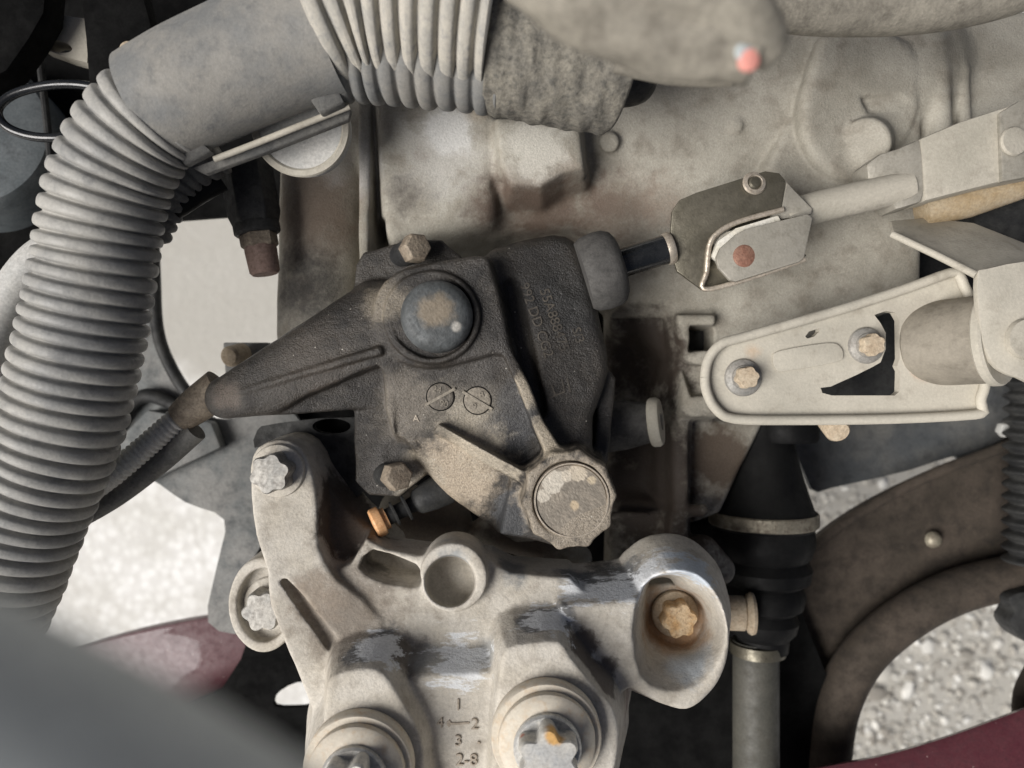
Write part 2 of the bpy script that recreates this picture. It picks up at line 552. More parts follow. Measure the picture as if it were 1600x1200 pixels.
M['bracket'] = grime('dusty_cast_bracket', CREAM, (0.50, 0.47, 0.415), (0.27, 0.24, 0.20), 0.5, 0.4, 0.010, 0.8, speck=0.05, bump=0.5, grain=0.17, patches=[
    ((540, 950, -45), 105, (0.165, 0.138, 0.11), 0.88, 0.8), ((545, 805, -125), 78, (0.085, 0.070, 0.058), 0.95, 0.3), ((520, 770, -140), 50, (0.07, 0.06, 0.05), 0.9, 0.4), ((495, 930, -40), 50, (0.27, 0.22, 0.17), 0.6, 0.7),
    ((578, 880, -110), 34, (0.06, 0.055, 0.05), 0.7, 0.5),  # shade in the left of the pocket, painted into the colour
    ((572, 1026, 15), 34, (0.105, 0.112, 0.120), 0.8, 0.3), ((606, 1004, -12), 38, (0.10, 0.107, 0.115), 0.8, 0.3), ((640, 1018, -10), 40, (0.11, 0.095, 0.082), 0.9, 0.4), ((840, 972, -5), 38, (0.105, 0.112, 0.122), 0.8, 0.3), ((872, 962, -10), 34, (0.105, 0.112, 0.122), 0.8, 0.3), ((910, 1010, 5), 38, (0.10, 0.082, 0.068), 0.95, 0.3), ((938, 1055, 15), 36, (0.10, 0.085, 0.074), 0.95, 0.3),
    ((590, 1016, 0), 40, (0.66, 0.68, 0.695), 0.9, 0.25, 1), ((852, 985, 0), 42, (0.66, 0.68, 0.695), 0.9, 0.2, 1), ((670, 1030, -15), 32, (0.24, 0.25, 0.252), 0.75, 0.7), ((715, 1027, -15), 32, (0.24, 0.25, 0.252), 0.75, 0.7), ((757, 1024, -15), 32, (0.24, 0.25, 0.252), 0.75, 0.7), ((720, 1034, -8), 48, (0.66, 0.68, 0.695), 0.85, 0.3, 1),
    ((905, 906, -80), 40, (0.15, 0.16, 0.17), 0.92, 0.4), ((960, 896, -85), 52, (0.12, 0.125, 0.13), 0.92, 0.4), ((960, 922, -50), 44, (0.66, 0.68, 0.695), 0.92, 0.3, 1), ((905, 925, -50), 34, (0.66, 0.68, 0.695), 0.85, 0.3, 1), ((1030, 905, -50), 46, (0.66, 0.68, 0.695), 0.9, 0.4, 1), ((1090, 882, -35), 44, (0.48, 0.54, 0.60), 0.85, 0.4, 1), ((800, 895, -80), 36, (0.16, 0.17, 0.175), 0.85, 0.5),
    ((715, 862, -50), 30, (0.24, 0.26, 0.27), 0.8, 0.5), ((1056, 970, -140), 74, (0.36, 0.20, 0.09), 0.85, 0.7), ((1080, 1040, -60), 48, (0.33, 0.38, 0.43), 0.7, 0.6),
    ((720, 1000, -65), 24, (0.58, 0.36, 0.19), 0.7, 0.8), ((1010, 1095, -80), 50, (0.18, 0.115, 0.095), 0.9, 0.5), ((940, 900, -130), 50, (0.05, 0.045, 0.04), 0.8, 0.5)])
M['gearbox'] = grime('dusty_gearbox_alloy', (0.255, 0.237, 0.195), (0.37, 0.348, 0.295), (0.16, 0.137, 0.107), 0.5, 0.35, 0.006, 0.7, bump=0.6, grain=0.2, fine=0.3, patches=[
    ((690, 240, -150), 95, (0.50, 0.485, 0.45), 0.7, 0.7), ((635, 305, -135), 62, (0.08, 0.068, 0.055), 0.9, 0.7), ((850, 340, -190), 130, (0.11, 0.078, 0.058), 0.95, 0.7), ((965, 325, -205), 90, (0.12, 0.088, 0.066), 0.9, 0.8), ((1045, 320, -205), 60, (0.22, 0.17, 0.13), 0.75, 0.8), ((780, 320, -170), 70, (0.10, 0.072, 0.055), 0.9, 0.7),  # last four mix brown dirt with painted occlusion shade
    ((490, 320, -190), 110, (0.17, 0.128, 0.095), 0.85, 0.7), ((470, 450, -200), 85, (0.035, 0.032, 0.03), 0.92, 0.8), ((530, 250, -170), 55, (0.40, 0.38, 0.35), 0.7, 0.5),
    ((1005, 560, -320), 120, (0.045, 0.033, 0.025), 0.97, 0.5), ((1010, 740, -320), 170, (0.038, 0.028, 0.022), 0.97, 0.5), ((1130, 720, -340), 90, (0.095, 0.070, 0.05), 0.95, 0.5), ((1060, 870, -310), 110, (0.05, 0.037, 0.028), 0.97, 0.5), ((680, 810, -290), 110, (0.16, 0.125, 0.095), 0.9, 0.6), ((820, 850, -280), 100, (0.10, 0.075, 0.056), 0.9, 0.6),  # rear flange patches paint the bay's shade into the casting colour
    ((700, 205, -145), 50, (0.62, 0.615, 0.59), 0.8, 0.4), ((660, 240, -130), 40, (0.20, 0.17, 0.14), 0.7, 0.6), ((740, 300, -140), 40, (0.17, 0.13, 0.10), 0.8, 0.6), ((560, 260, -165), 50, (0.5, 0.48, 0.45), 0.7, 0.6), ((880, 255, -112), 40, (0.22, 0.18, 0.14), 0.6, 0.6), ((750, 170, -130), 36, (0.36, 0.29, 0.21), 0.7, 0.5), ((840, 230, -110), 70, (0.56, 0.54, 0.48), 0.7, 0.5), ((1090, 400, -170), 60, (0.46, 0.40, 0.34), 0.6, 0.5)])
M['black_void'] = grime('shade_black_plastic', (0.004, 0.004, 0.004), (0.008, 0.008, 0.0078), None, 0.4, 0.0, bump=0.2, rough=0.9, spec=0.06)  # blacker than plain plastic, so deep surfaces carry their shade as colour
M['dark_plastic'] = grime('dark_dusty_plastic', (0.018, 0.0185, 0.019), (0.040, 0.040, 0.038), (0.008, 0.008, 0.008), 0.4, 0.3, bump=0.3, rough=0.6, spec=0.25)
M['grey_shield'] = grime('grey_plastic_shield', (0.11, 0.12, 0.12), (0.20, 0.197, 0.185), (0.05, 0.055, 0.06), 0.5, 0.3, 0.008, bump=0.2, rough=0.7)
M['conduit'] = grime('dusty_grey_conduit', (0.22, 0.22, 0.213), (0.35, 0.34, 0.312), (0.12, 0.124, 0.127), 0.5, 0.25, 0.010, 0.55, bump=0.3, grain=0.12)
M['conduit_bright'] = grime('pale_dusty_conduit', (0.31, 0.30, 0.27), (0.42, 0.395, 0.34), (0.19, 0.197, 0.203), 0.5, 0.3, 0.03, 0.85, bump=0.3, grain=0.12, stretch=(1, 0.3, 1),
    patches=[((640, 175, 60), 0.1, (0, 0, 0), 0.0)])
M['sleeve'] = grime('mottled_grey_sleeve', (0.165, 0.168, 0.164), (0.24, 0.230, 0.207), (0.10, 0.105, 0.109), 0.5, 0.22, 0.013, 0.75, bump=0.3, grain=0.12)
M['dark_sleeve'] = grime('dark_grey_plastic', (0.11, 0.11, 0.105), (0.17, 0.165, 0.15), (0.06, 0.06, 0.06), 0.4, 0.3, 0.02, 0.7, bump=0.3)
M['tape'] = grime('cloth_tape', (0.13, 0.122, 0.105), (0.20, 0.185, 0.152), (0.055, 0.056, 0.054), 0.5, 0.4, 0.03, 0.95, bump=0.5, fine=0.16, grain=0.35)
M['foam'] = grime('dusty_foam_wrap', (0.19, 0.175, 0.145), (0.29, 0.268, 0.22), (0.09, 0.08, 0.066), 0.5, 0.4, 0.012, 0.9, bump=0.4)
M['steel'] = grime('olive_plated_steel', (0.115, 0.105, 0.078), (0.17, 0.155, 0.12), (0.06, 0.055, 0.042), 0.4, 0.35, 0.015, 0.38, metal=0.55, bump=0.2, grain=0.12)
M['link'] = grime('dusty_linkage', (0.35, 0.328, 0.272), (0.44, 0.41, 0.345), (0.22, 0.197, 0.16), 0.5, 0.15, 0.008, 0.7, bump=0.3, grain=0.12)
M['plate'] = grime('dusty_pressed_steel', (0.40, 0.375, 0.315), (0.49, 0.458, 0.385), (0.27, 0.238, 0.19), 0.5, 0.15, 0.008, 0.7, bump=0.25, grain=0.1,
    patches=[((1450, 575, -90), 24, (0.55, 0.30, 0.15), 0.7, 0.7), ((1180, 550, -90), 18, (0.50, 0.32, 0.18), 0.5, 0.7), ((1440, 500, -80), 60, (0.33, 0.30, 0.25), 0.5, 0.6)])
M['bolt'] = grime('dusty_bolt', (0.25, 0.246, 0.23), (0.33, 0.315, 0.285), (0.17, 0.155, 0.14), 0.5, 0.35, 0.03, 0.5, metal=0.3, bump=0.12)
M['bolt_clean'] = grime('pale_bolt', (0.46, 0.46, 0.445), (0.55, 0.53, 0.48), (0.24, 0.255, 0.27), 0.5, 0.3, 0.03, 0.45, metal=0.35, bump=0.1, patches=[((868, 1150, 150), 16, (0.62, 0.35, 0.10), 0.9, 0.4), ((812, 1145, 130), 8, (0.40, 0.10, 0.05), 0.9, 0.4), ((532, 1190, 150), 9, (0.45, 0.16, 0.07), 0.8, 0.4)])
M['washer'] = grime('cream_washer', (0.52, 0.47, 0.39), (0.57, 0.52, 0.43), (0.50, 0.36, 0.22), 0.5, 0.3, 0.02, 0.7, bump=0.2, grain=0.1)
M['rust_bolt'] = grime('rusty_ochre_bolt', (0.48, 0.30, 0.14), (0.55, 0.42, 0.27), (0.22, 0.12, 0.06), 0.4, 0.4, 0.05, 0.8, bump=0.5)
M['tan_bolt'] = grime('tan_dusty_bolt', (0.42, 0.33, 0.23), (0.50, 0.42, 0.31), (0.22, 0.16, 0.11), 0.5, 0.3, 0.04, 0.8, bump=0.4)
M['brown_bolt'] = grime('brown_hex_bolt', (0.17, 0.135, 0.10), (0.27, 0.225, 0.17), (0.08, 0.07, 0.06), 0.5, 0.3, 0.05, 0.7, bump=0.5)
M['dome'] = grime('grey_worn_dome', (0.062, 0.067, 0.068), (0.105, 0.113, 0.115), (0.028, 0.030, 0.030), 0.4, 0.4, 0.03, 0.55, metal=0.0, bump=0.3, patches=[
    ((680, 487, 0), 31, (0.20, 0.165, 0.12), 0.9, 0.5), ((712, 512, -4), 9, (0.42, 0.40, 0.36), 0.85, 0.6)])  # beige stain, then a highlight painted as a pale dot
M['plug'] = grime('worn_end_plug', (0.20, 0.178, 0.146), (0.27, 0.235, 0.19), (0.145, 0.13, 0.108), 0.4, 0.4, 0.03, 0.55, metal=0.25, bump=0.4, grain=0.2, patches=[
    ((864, 752, 0), 19, (0.50, 0.46, 0.39), 0.95, 0.15), ((903, 738, 0), 15, (0.48, 0.42, 0.33), 0.95, 0.15), ((848, 776, 0), 12, (0.48, 0.44, 0.37), 0.9, 0.15), ((885, 745, 0), 10, (0.5, 0.45, 0.37), 0.9, 0.2), ((898, 790, 0), 9, (0.50, 0.40, 0.27), 0.8, 0.3), ((925, 752, 0), 8, (0.5, 0.42, 0.3), 0.8, 0.3)])
M['bright_rim'] = grime('worn_bright_rim', (0.42, 0.37, 0.30), (0.52, 0.46, 0.38), (0.26, 0.21, 0.16), 0.5, 0.35, 0.04, 0.4, metal=0.5, bump=0.2)
M['rubber'] = grime('black_rubber', (0.005, 0.005, 0.0052), (0.012, 0.012, 0.0115), None, 0.35, 0, 0.01, 0.6, bump=0.2, spec=0.15)
M['grey_rubber'] = grime('grey_rubber_boot', (0.055, 0.053, 0.050), (0.08, 0.077, 0.072), (0.035, 0.034, 0.032), 0.5, 0.3, 0.02, 0.8, bump=0.4)
M['gloss_black'] = grime('glossy_black_shaft', (0.008, 0.009, 0.010), (0.016, 0.017, 0.018), None, 0.3, 0, 0.02, 0.22, bump=0.05, coat=0.3)
M['copper'] = grime('copper_pin', (0.24, 0.115, 0.08), (0.30, 0.17, 0.12), (0.14, 0.07, 0.05), 0.4, 0.3, 0.05, 0.6, metal=0.3, bump=0.3)
M['white_bush'] = grime('white_plastic_bush', (0.62, 0.60, 0.54), (0.55, 0.52, 0.44), (0.40, 0.36, 0.28), 0.4, 0.2, 0.03, 0.5, bump=0.1)
M['amber'] = grime('amber_plastic', (0.33, 0.25, 0.15), (0.40, 0.33, 0.23), (0.24, 0.16, 0.08), 0.4, 0.2, 0.03, 0.45, bump=0.1)
M['orange'] = grime('orange_plastic', (0.62, 0.30, 0.12), (0.70, 0.42, 0.22), (0.45, 0.20, 0.08), 0.4, 0.2, 0.04, 0.5, bump=0.1)
M['maroon'] = grime('maroon_paint', (0.070, 0.018, 0.024), (0.080, 0.024, 0.029), (0.05, 0.012, 0.017), 0.45, 0.3, 0.02, 0.45, bump=0.1, speck=0.5, speck_col=(0.45, 0.36, 0.33), coat=0.3)
M['subframe'] = grime('muddy_brown_subframe', (0.040, 0.032, 0.024), (0.066, 0.052, 0.040), (0.02, 0.0175, 0.015), 0.45, 0.45, 0.008, 0.9, bump=0.4)
M['shaft'] = grime('grey_painted_shaft', (0.055, 0.054, 0.045), (0.075, 0.072, 0.06), (0.05, 0.045, 0.035), 0.4, 0.3, 0.012, 0.6, bump=0.2)
M['clamp'] = grime('worn_clamp_band', (0.20, 0.175, 0.13), (0.34, 0.31, 0.24), (0.08, 0.05, 0.035), 0.4, 0.4, 0.02, 0.5, metal=0.4, bump=0.2)
M['pale_tube'] = grime('pale_grey_tube', (0.42, 0.42, 0.40), (0.48, 0.47, 0.44), (0.33, 0.33, 0.32), 0.5, 0.2, 0.02, 0.6, bump=0.1)
M['blue_grey'] = grime('blue_grey_plastic', (0.10, 0.115, 0.12), (0.15, 0.165, 0.17), (0.05, 0.055, 0.06), 0.4, 0.3, 0.01, 0.5, bump=0.1)
M['near_hose'] = grime('near_grey_hose', (0.33, 0.35, 0.35), (0.37, 0.385, 0.38), (0.26, 0.275, 0.275), 0.5, 0.2, 0.01, 0.6, bump=0.1)
M['marker_red'] = grime('red_marking', (0.70, 0.30, 0.25), None, None, 0, 0, 0.03, 0.5, bump=0.0)
M['marker_white'] = grime('pale_blue_marking', (0.42, 0.46, 0.46), None, None, 0, 0, 0.03, 0.5, bump=0.0)
M['letter'] = grime('raised_cast_letter', (0.060, 0.053, 0.045), (0.11, 0.096, 0.078), (0.024, 0.022, 0.02), 0.5, 0.4, 0.03, 0.6, bump=0.4)
M['letter_pale'] = grime('raised_pale_letter', (0.30, 0.26, 0.21), (0.38, 0.33, 0.27), (0.20, 0.17, 0.14), 0.5, 0.3, 0.03, 0.8, bump=0.3)
M['stamp'] = grime('date_stamp', (0.10, 0.09, 0.075), (0.16, 0.14, 0.115), (0.05, 0.046, 0.04), 0.5, 0.4, 0.04, 0.65, bump=0.6, grain=0.35)
M['stamp_pale'] = grime('worn_date_stamp', (0.22, 0.195, 0.16), (0.28, 0.25, 0.20), (0.14, 0.125, 0.10), 0.5, 0.4, 0.04, 0.65, bump=0.6, grain=0.3)

def ground_mat():
    n = NT('pale_concrete_ground')
    a = n.noise(0.004, 8, 0.6); b = n.noise(0.03, 6, 0.65)
    v = n.node('ShaderNodeTexVoronoi'); n.lk(n.P, v.inputs['Vector']); v.inputs['Scale'].default_value = 0.022
    c = n.mix(n.rng(a, 0.35, 0.65), (0.68, 0.67, 0.63), (0.82, 0.815, 0.79))
    c = n.mix(n.rng(b, 0.5, 0.75, 0, 0.6), c, (0.46, 0.43, 0.37))
    c = n.mix(n.rng(v.outputs['Distance'], 0.2, 0.7, 0, 0.35), c, (0.42, 0.40, 0.36))
    for (x, y, r, pc) in ((340, 440, 620, (0.40, 0.385, 0.345)), (1420, 900, 1500, (0.33, 0.315, 0.28))):  # first patch paints the shade under the car; second is sand below the gravel
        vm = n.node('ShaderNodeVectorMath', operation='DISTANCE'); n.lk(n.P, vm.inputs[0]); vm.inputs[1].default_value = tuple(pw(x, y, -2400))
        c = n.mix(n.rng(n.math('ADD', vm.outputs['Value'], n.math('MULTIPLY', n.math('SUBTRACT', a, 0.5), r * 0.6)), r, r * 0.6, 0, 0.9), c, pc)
    n.lk(c, n.b.inputs['Base Color']); n.b.inputs['Roughness'].default_value = 0.95
    bp = n.node('ShaderNodeBump'); bp.inputs['Strength'].default_value = 0.6; bp.inputs['Distance'].default_value = 8 * S
    n.lk(b, bp.inputs['Height']); n.lk(bp.outputs['Normal'], n.b.inputs['Normal'])
    return n.m
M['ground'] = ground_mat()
def gravel_mat():
    n = NT('pale_gravel')
    g = n.node('ShaderNodeNewGeometry')
    r = n.node('ShaderNodeValToRGB'); n.lk(g.outputs['Random Per Island'], r.inputs['Fac'])
    e = r.color_ramp.elements
    e[0].color = (0.20, 0.185, 0.16, 1); e[1].color = (0.66, 0.65, 0.61, 1)
    for p, c in ((0.3, (0.36, 0.34, 0.30, 1)), (0.7, (0.47, 0.455, 0.41, 1))): k = e.new(p); k.color = c
    c = n.mix(1.0, r.outputs['Color'], n.mix(n.noise(0.08, 4, 0.6), (0.75,) * 3, (1.2,) * 3), 'MULTIPLY')
    n.lk(c, n.b.inputs['Base Color']); n.b.inputs['Roughness'].default_value = 0.95
    return n.m
M['gravel'] = gravel_mat()
M['shell'] = grime('grey_brown_bush_shell', (0.20, 0.18, 0.145), (0.26, 0.235, 0.19), (0.13, 0.115, 0.09), 0.5, 0.3, 0.012, 0.7, bump=0.25, grain=0.12)
M['brown_tip'] = grime('red_brown_cap', (0.19, 0.125, 0.10), (0.25, 0.175, 0.145), (0.12, 0.08, 0.065), 0.5, 0.3, 0.03, 0.75, bump=0.2)
M['dark_shield'] = grime('dark_blue_grey_plate', (0.065, 0.07, 0.073), (0.12, 0.118, 0.11), (0.03, 0.032, 0.035), 0.4, 0.3, 0.008, 0.7, bump=0.2)
M['yoke_face'] = grime('grey_yoke_face', (0.27, 0.255, 0.215), (0.33, 0.31, 0.265), (0.16, 0.148, 0.12), 0.5, 0.35, 0.015, 0.55, metal=0.25, bump=0.2, grain=0.12)

# ================================================================== the setting: ground far below the engine bay
GH = -2400.0
def flat_sheet(name, x0, x1, y0, y1, z, mat, kind):
    me = bpy.data.meshes.new(name)
    me.from_pydata([(x0 * S, y0 * S, z * S), (x1 * S, y0 * S, z * S), (x1 * S, y1 * S, z * S), (x0 * S, y1 * S, z * S)], [], [(0, 1, 2, 3)])
    me.materials.append(mat)
    o = bpy.data.objects.new(name, me); COL.objects.link(o); o['kind'] = kind
    return o
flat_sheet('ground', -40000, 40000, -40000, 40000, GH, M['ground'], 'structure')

def gravel():
    V, F = [], []
    ico = bmesh.new(); bmesh.ops.create_icosphere(ico, subdivisions=1, radius=1.0)
    iv = np.array([v.co[:] for v in ico.verts]); fi = [[v.index for v in f.verts] for f in ico.faces]; ico.free()
    k = (D - GH) / D
    spots = [(1220, 1640, 640, 1230, 3600)]
    o = 0
    for x0, x1, y0, y1, n in spots:
        for _ in range(n):
            x, y = rng.uniform(x0, x1), rng.uniform(y0, y1)
            r = rng.lognormal(2.35, 0.55)
            sc3 = r * rng.uniform(0.6, 1.2, 3); sc3[2] *= 0.45
            a = rng.uniform(0, 6.28); c, s_ = math.cos(a), math.sin(a)
            w = iv * sc3 * (1 + 0.18 * rng.standard_normal((len(iv), 1)))
            w = np.stack([w[:, 0] * c - w[:, 1] * s_, w[:, 0] * s_ + w[:, 1] * c, w[:, 2]], 1)
            V.append(w + np.array([(x - 800) * k, (600 - y) * k, GH + r * 0.3]))
            F += [[i + o for i in f] for f in fi]; o += len(iv)
    ob = part('gravel', (np.concatenate(V), F), M['gravel'], None, smooth=True, sharp=50)
    tag(ob, 'loose pale gravel on the ground seen below the brown subframe', 'gravel', kind='stuff')
gravel()

# ================================================================== dark things low in the bay
def slab(name, poly, h, thick, mat, label, cat, holes=(), bevel=0.0, parent=None):
    o = part(name, prism(pts(poly, h), thick, [pts(q, h) for q in holes]), mat, parent, bevel=bevel)
    if parent is None: tag(o, label, cat)
    return o

slab('corner_shade_sheet', [(-120, -120), (560, -120), (560, 260), (450, 330), (252, 345), (245, 330), (200, 380), (60, 560), (0, 700), (-120, 900)], -420, 20, M['black_void'],  # black sheet added where the corner is only dark
     'added black sheet standing for the shade behind the grey hose', 'shade sheet')
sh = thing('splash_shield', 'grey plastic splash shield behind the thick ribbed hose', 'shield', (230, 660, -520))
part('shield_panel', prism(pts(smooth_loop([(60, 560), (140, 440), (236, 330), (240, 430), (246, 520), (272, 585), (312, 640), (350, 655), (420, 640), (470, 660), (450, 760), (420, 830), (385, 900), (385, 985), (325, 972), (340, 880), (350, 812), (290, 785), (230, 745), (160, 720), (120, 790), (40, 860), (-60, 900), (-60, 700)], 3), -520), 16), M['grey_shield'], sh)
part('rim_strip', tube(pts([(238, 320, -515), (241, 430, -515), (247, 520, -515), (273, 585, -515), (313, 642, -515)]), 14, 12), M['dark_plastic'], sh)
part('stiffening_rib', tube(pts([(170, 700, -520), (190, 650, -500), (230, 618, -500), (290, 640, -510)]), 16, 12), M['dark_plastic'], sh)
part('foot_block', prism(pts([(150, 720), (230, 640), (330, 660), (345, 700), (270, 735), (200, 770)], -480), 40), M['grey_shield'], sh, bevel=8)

slab('low_shade_sheet', smooth_loop([(395, 640), (560, 560), (700, 700), (960, 760), (1110, 780), (1120, 900), (1230, 900), (1240, 1330), (60, 1330), (200, 1150), (345, 1078), (392, 985), (420, 930), (395, 850)], 2), -560, 16, M['black_void'],  # black sheet added so the depth below the bracket stays in shade
     'added black sheet standing for the deep shade below the mount bracket', 'low_shade_sheet', holes=[smooth_loop([(428, 1092), (440, 1078), (465, 1066), (492, 1068), (500, 1085), (490, 1102), (455, 1106), (430, 1104)], 2)])
slab('gearbox_shade_sheet', [(440, 480), (640, 420), (960, 480), (1060, 560), (1120, 660), (1200, 660), (1120, 800), (1110, 820), (700, 820), (560, 660), (470, 640)], -470, 16, M['black_void'],  # black sheet added as the shade below the gearbox
     'added black sheet standing for the shade under the gearbox', 'cover')

rp = thing('red_body_panel', 'dusty maroon painted body panel beside the blown-out ground', 'body panel', (300, 1050, -640))
part('panel_skin', prism(pts(smooth_loop([(60, 1045), (130, 1012), (220, 985), (330, 964), (430, 955), (500, 975), (470, 1010), (400, 1050), (345, 1090), (250, 1110), (60, 1120)], 3), -640), 40), M['maroon'], rp, bevel=12)
rp2 = thing('red_lower_edge', 'maroon painted strip below the left foot of the mount bracket', 'body panel', (450, 1170, -620))
part('panel_skin', prism(pts([(380, 1210), (405, 1165), (436, 1122), (478, 1112), (510, 1125), (540, 1200), (540, 1260), (380, 1260)], -600), 40), M['maroon'], rp2, bevel=8)
part('seam_strip', tube(pts([(470, 1120, -575), (445, 1160, -575), (425, 1200, -575)]), 11, 10), M['black_void'], rp2)
rp3 = thing('red_front_panel', 'speckled maroon body panel at the foot of the gravel patch', 'body panel', (1450, 1190, -380))
q = smooth_loop(np.array([(1150, 1222), (1280, 1197), (1380, 1178), (1470, 1152), (1560, 1120), (1680, 1075)], float), 4, False)
part('panel_skin', loft([[pw(x, y + dy, -380 + dz) for (dy, dz) in ((0, -30), (3, -8), (14, 0), (60, 6), (140, 0), (140, -60))] for x, y in q]), M['maroon'], rp3, sharp=60)

# ------------------------------------------------------------------ subframe and drive shaft
sf = thing('subframe', 'muddy brown steel subframe arching over the gravel', 'subframe', (1430, 900, -620))
part('main_pressing', prism(pts(smooth_loop([(1225, 905), (1265, 862), (1345, 802), (1450, 748), (1560, 706), (1690, 660), (1690, 900), (1560, 905), (1450, 935), (1370, 985), (1318, 1050), (1300, 1130), (1310, 1260), (1215, 1260), (1225, 1050)], 3), -620), 70), M['subframe'], sf, bevel=14)
part('edge_flange', tube(pts([(1238, 885, -600), (1290, 838, -600), (1350, 797, -600), (1450, 744, -600), (1560, 702, -600), (1690, 655, -600)]), 13, 12), M['subframe'], sf)
part('tube_arm', tube(pts([(1690, 880, -560), (1600, 898, -560), (1500, 922, -560), (1420, 962, -560), (1352, 1020, -560), (1312, 1090, -565), (1296, 1170, -570), (1290, 1280, -570)]), 50, 24), M['subframe'], sf)
part('rivet', lathe([(0, 14), (10, 13), (17, 8), (20, 0)], pw(1458, 843, -605), seg=24), M['clamp'], sf)
slab('crossmember_plate', smooth_loop([(1180, 640), (1330, 630), (1600, 560), (1680, 560), (1680, 690), (1590, 735), (1510, 728), (1492, 712), (1420, 735), (1300, 762), (1268, 765), (1240, 700)], 2), -680, 18, M['dark_shield'],
     'blue grey crossmember plate below the pressed steel cable bracket', 'plate')
cv = thing('drive_shaft', 'black rubber drive shaft boot and grey shaft', 'drive shaft', (1190, 900, -420))
def vert(prof, h=-420, xc=1192, seg=48):
    k = (D - h) / D
    return lathe([(r * k, (y - 600) * k) for r, y in prof], (pw(xc, 600, h)), (0, -1, 0), seg)
part('boot', vert([(40, 640), (46, 690), (58, 740), (76, 795), (79, 800), (79, 820), (76, 824), (78, 845), (72, 866), (66, 872), (73, 886), (70, 904), (58, 912), (64, 928), (60, 946), (48, 954), (54, 968), (50, 984), (40, 995), (38, 1015), (0, 1015)]), M['rubber'], cv)
part('clamp_band', ring_lathe([(80.5 * 1.362, 198 * 1.362), (82.5 * 1.362, 200 * 1.362), (82.5 * 1.362, 217 * 1.362), (80.5 * 1.362, 219 * 1.362)], pw(1192, 600, -420), (0, -1, 0), 64), M['clamp'], cv)
part('clamp_band', ring_lathe([(39 * 1.362, 402 * 1.362), (42 * 1.362, 403 * 1.362), (42 * 1.362, 420 * 1.362), (39 * 1.362, 421 * 1.362)], pw(1184, 600, -420), (0, -1, 0), 48), M['steel'], cv)
part('shaft', vert([(0, 1000), (35, 1000), (35, 1300), (0, 1300)], xc=1181), M['shaft'], cv)
part('rubber_band', vert([(0, 652), (47, 654), (49, 660), (49, 684), (46, 690), (0, 692)], h=-400, xc=1228), M['rubber'], cv)
bf = thing('flanged_bolt', 'beige flanged bolt end poking out behind the bracket socket', 'bolt', (1150, 955, -330))
part('bolt_head', lathe([(0, 0), (32, 0), (34, 4), (34, 42), (30, 46), (38, 50), (42, 56), (40, 62), (0, 63)], pw(1128, 957, -330), (1, 0, 0.12), 40), M['tan_bolt'], bf)
cb = thing('corrugated_boot', 'dark corrugated rubber boot beside the subframe', 'boot', (1600, 740, -500))
part('bellows', tube(pts([(1622, 560, -480), (1620, 700, -480), (1618, 880, -480)]), 58, 32, 3.0, lambda s, th: 1 + 0.13 * np.cos(th * 0 + s * 2 * math.pi / 28)), M['dark_plastic'], cb)
cb2 = thing('rubber_bump_stop', 'dark ragged rubber stop right of the pale gravel', 'rubber stop', (1600, 965, -480))
part('stop_block', prism(pts(smooth_loop([(1576, 935), (1600, 925), (1640, 925), (1640, 1010), (1598, 1000), (1578, 975), (1586, 955)], 3), -480), 60), M['dark_plastic'], cb2, bevel=6)
br = thing('brown_strut', 'brown strut end in the corner above the maroon panel', 'strut', (1600, 1060, -500))
part('strut_tube', tube(pts([(1602, 1130, -500), (1606, 1080, -500), (1640, 1020, -500)]), 26, 20), M['subframe'], br)

# ------------------------------------------------------------------ upper left corner
ac = thing('reservoir', 'blue grey plastic reservoir in the dark corner behind the wire loop', 'reservoir', (30, 250, -380))
part('tank', lathe([(0, -200), (150, -200), (160, -190), (160, 60), (150, 80), (110, 95), (0, 98)], pw(-20, 230, -370), (0.15, 0.1, 1), 64), M['blue_grey'], ac)
part('tank_seam', tube(pts([(62, 90, -262), (70, 160, -262), (78, 240, -262), (86, 330, -262)]), 7, 10), M['dark_plastic'], ac)
wl = thing('wire_loop', 'thin black wire loop left of the hose bend', 'wire', (60, 175, -120))
part('wire', tube(pts([(170, 140, -120), (120, 132, -120), (70, 134, -120), (20, 148, -120), (-4, 172, -120), (10, 198, -120), (50, 213, -120), (100, 215, -120), (160, 210, -130)]), 8, 12), M['gloss_black'], wl)
lb = thing('lug_bracket', 'cream cast lug with an oblong hole in the dark corner', 'bracket', (95, 70, -200))
part('lug', prism(pts([(48, 62), (62, 38), (100, 24), (140, 30), (136, 98), (100, 88), (62, 74)], -190), 40, [pts(ellipse(92, 73, 21, 9, -190, 20, 0.2), -190)]), M['link'], lb)
db = thing('black_bracket', 'tall black plastic bracket behind the grey elbow sleeve', 'bracket', (180, 80, -120))
part('bracket_plate', prism(pts([(122, -40), (215, -40), (236, 40), (225, 110), (160, 150), (138, 130), (133, 60)], -110), 40), M['black_void'], db, bevel=6)
part('clip', lathe([(0, 0), (14, 0), (15, 6), (11, 12), (0, 14)], pw(203, 80, -100), (0.2, 0.1, 1), 24), M['tan_bolt'], db, label='small tan clip')
bx2 = thing('black_duct', 'black duct edge in the far dark corner', 'duct', (30, 40, -150))
part('duct_wall', prism(pts([(-60, -60), (75, -60), (68, 20), (45, 60), (10, 110), (-60, 150)], -120), 60), M['black_void'], bx2, bevel=8)
pt = thing('pale_tube', 'smooth pale grey tube passing behind the ribbed hose', 'tube', (20, 480, -140))
part('tube_wall', tube(pts([(-60, 640, -150), (-25, 560, -150), (8, 480, -150), (55, 412, -150), (120, 370, -160)]), 34, 28), M['pale_tube'], pt)

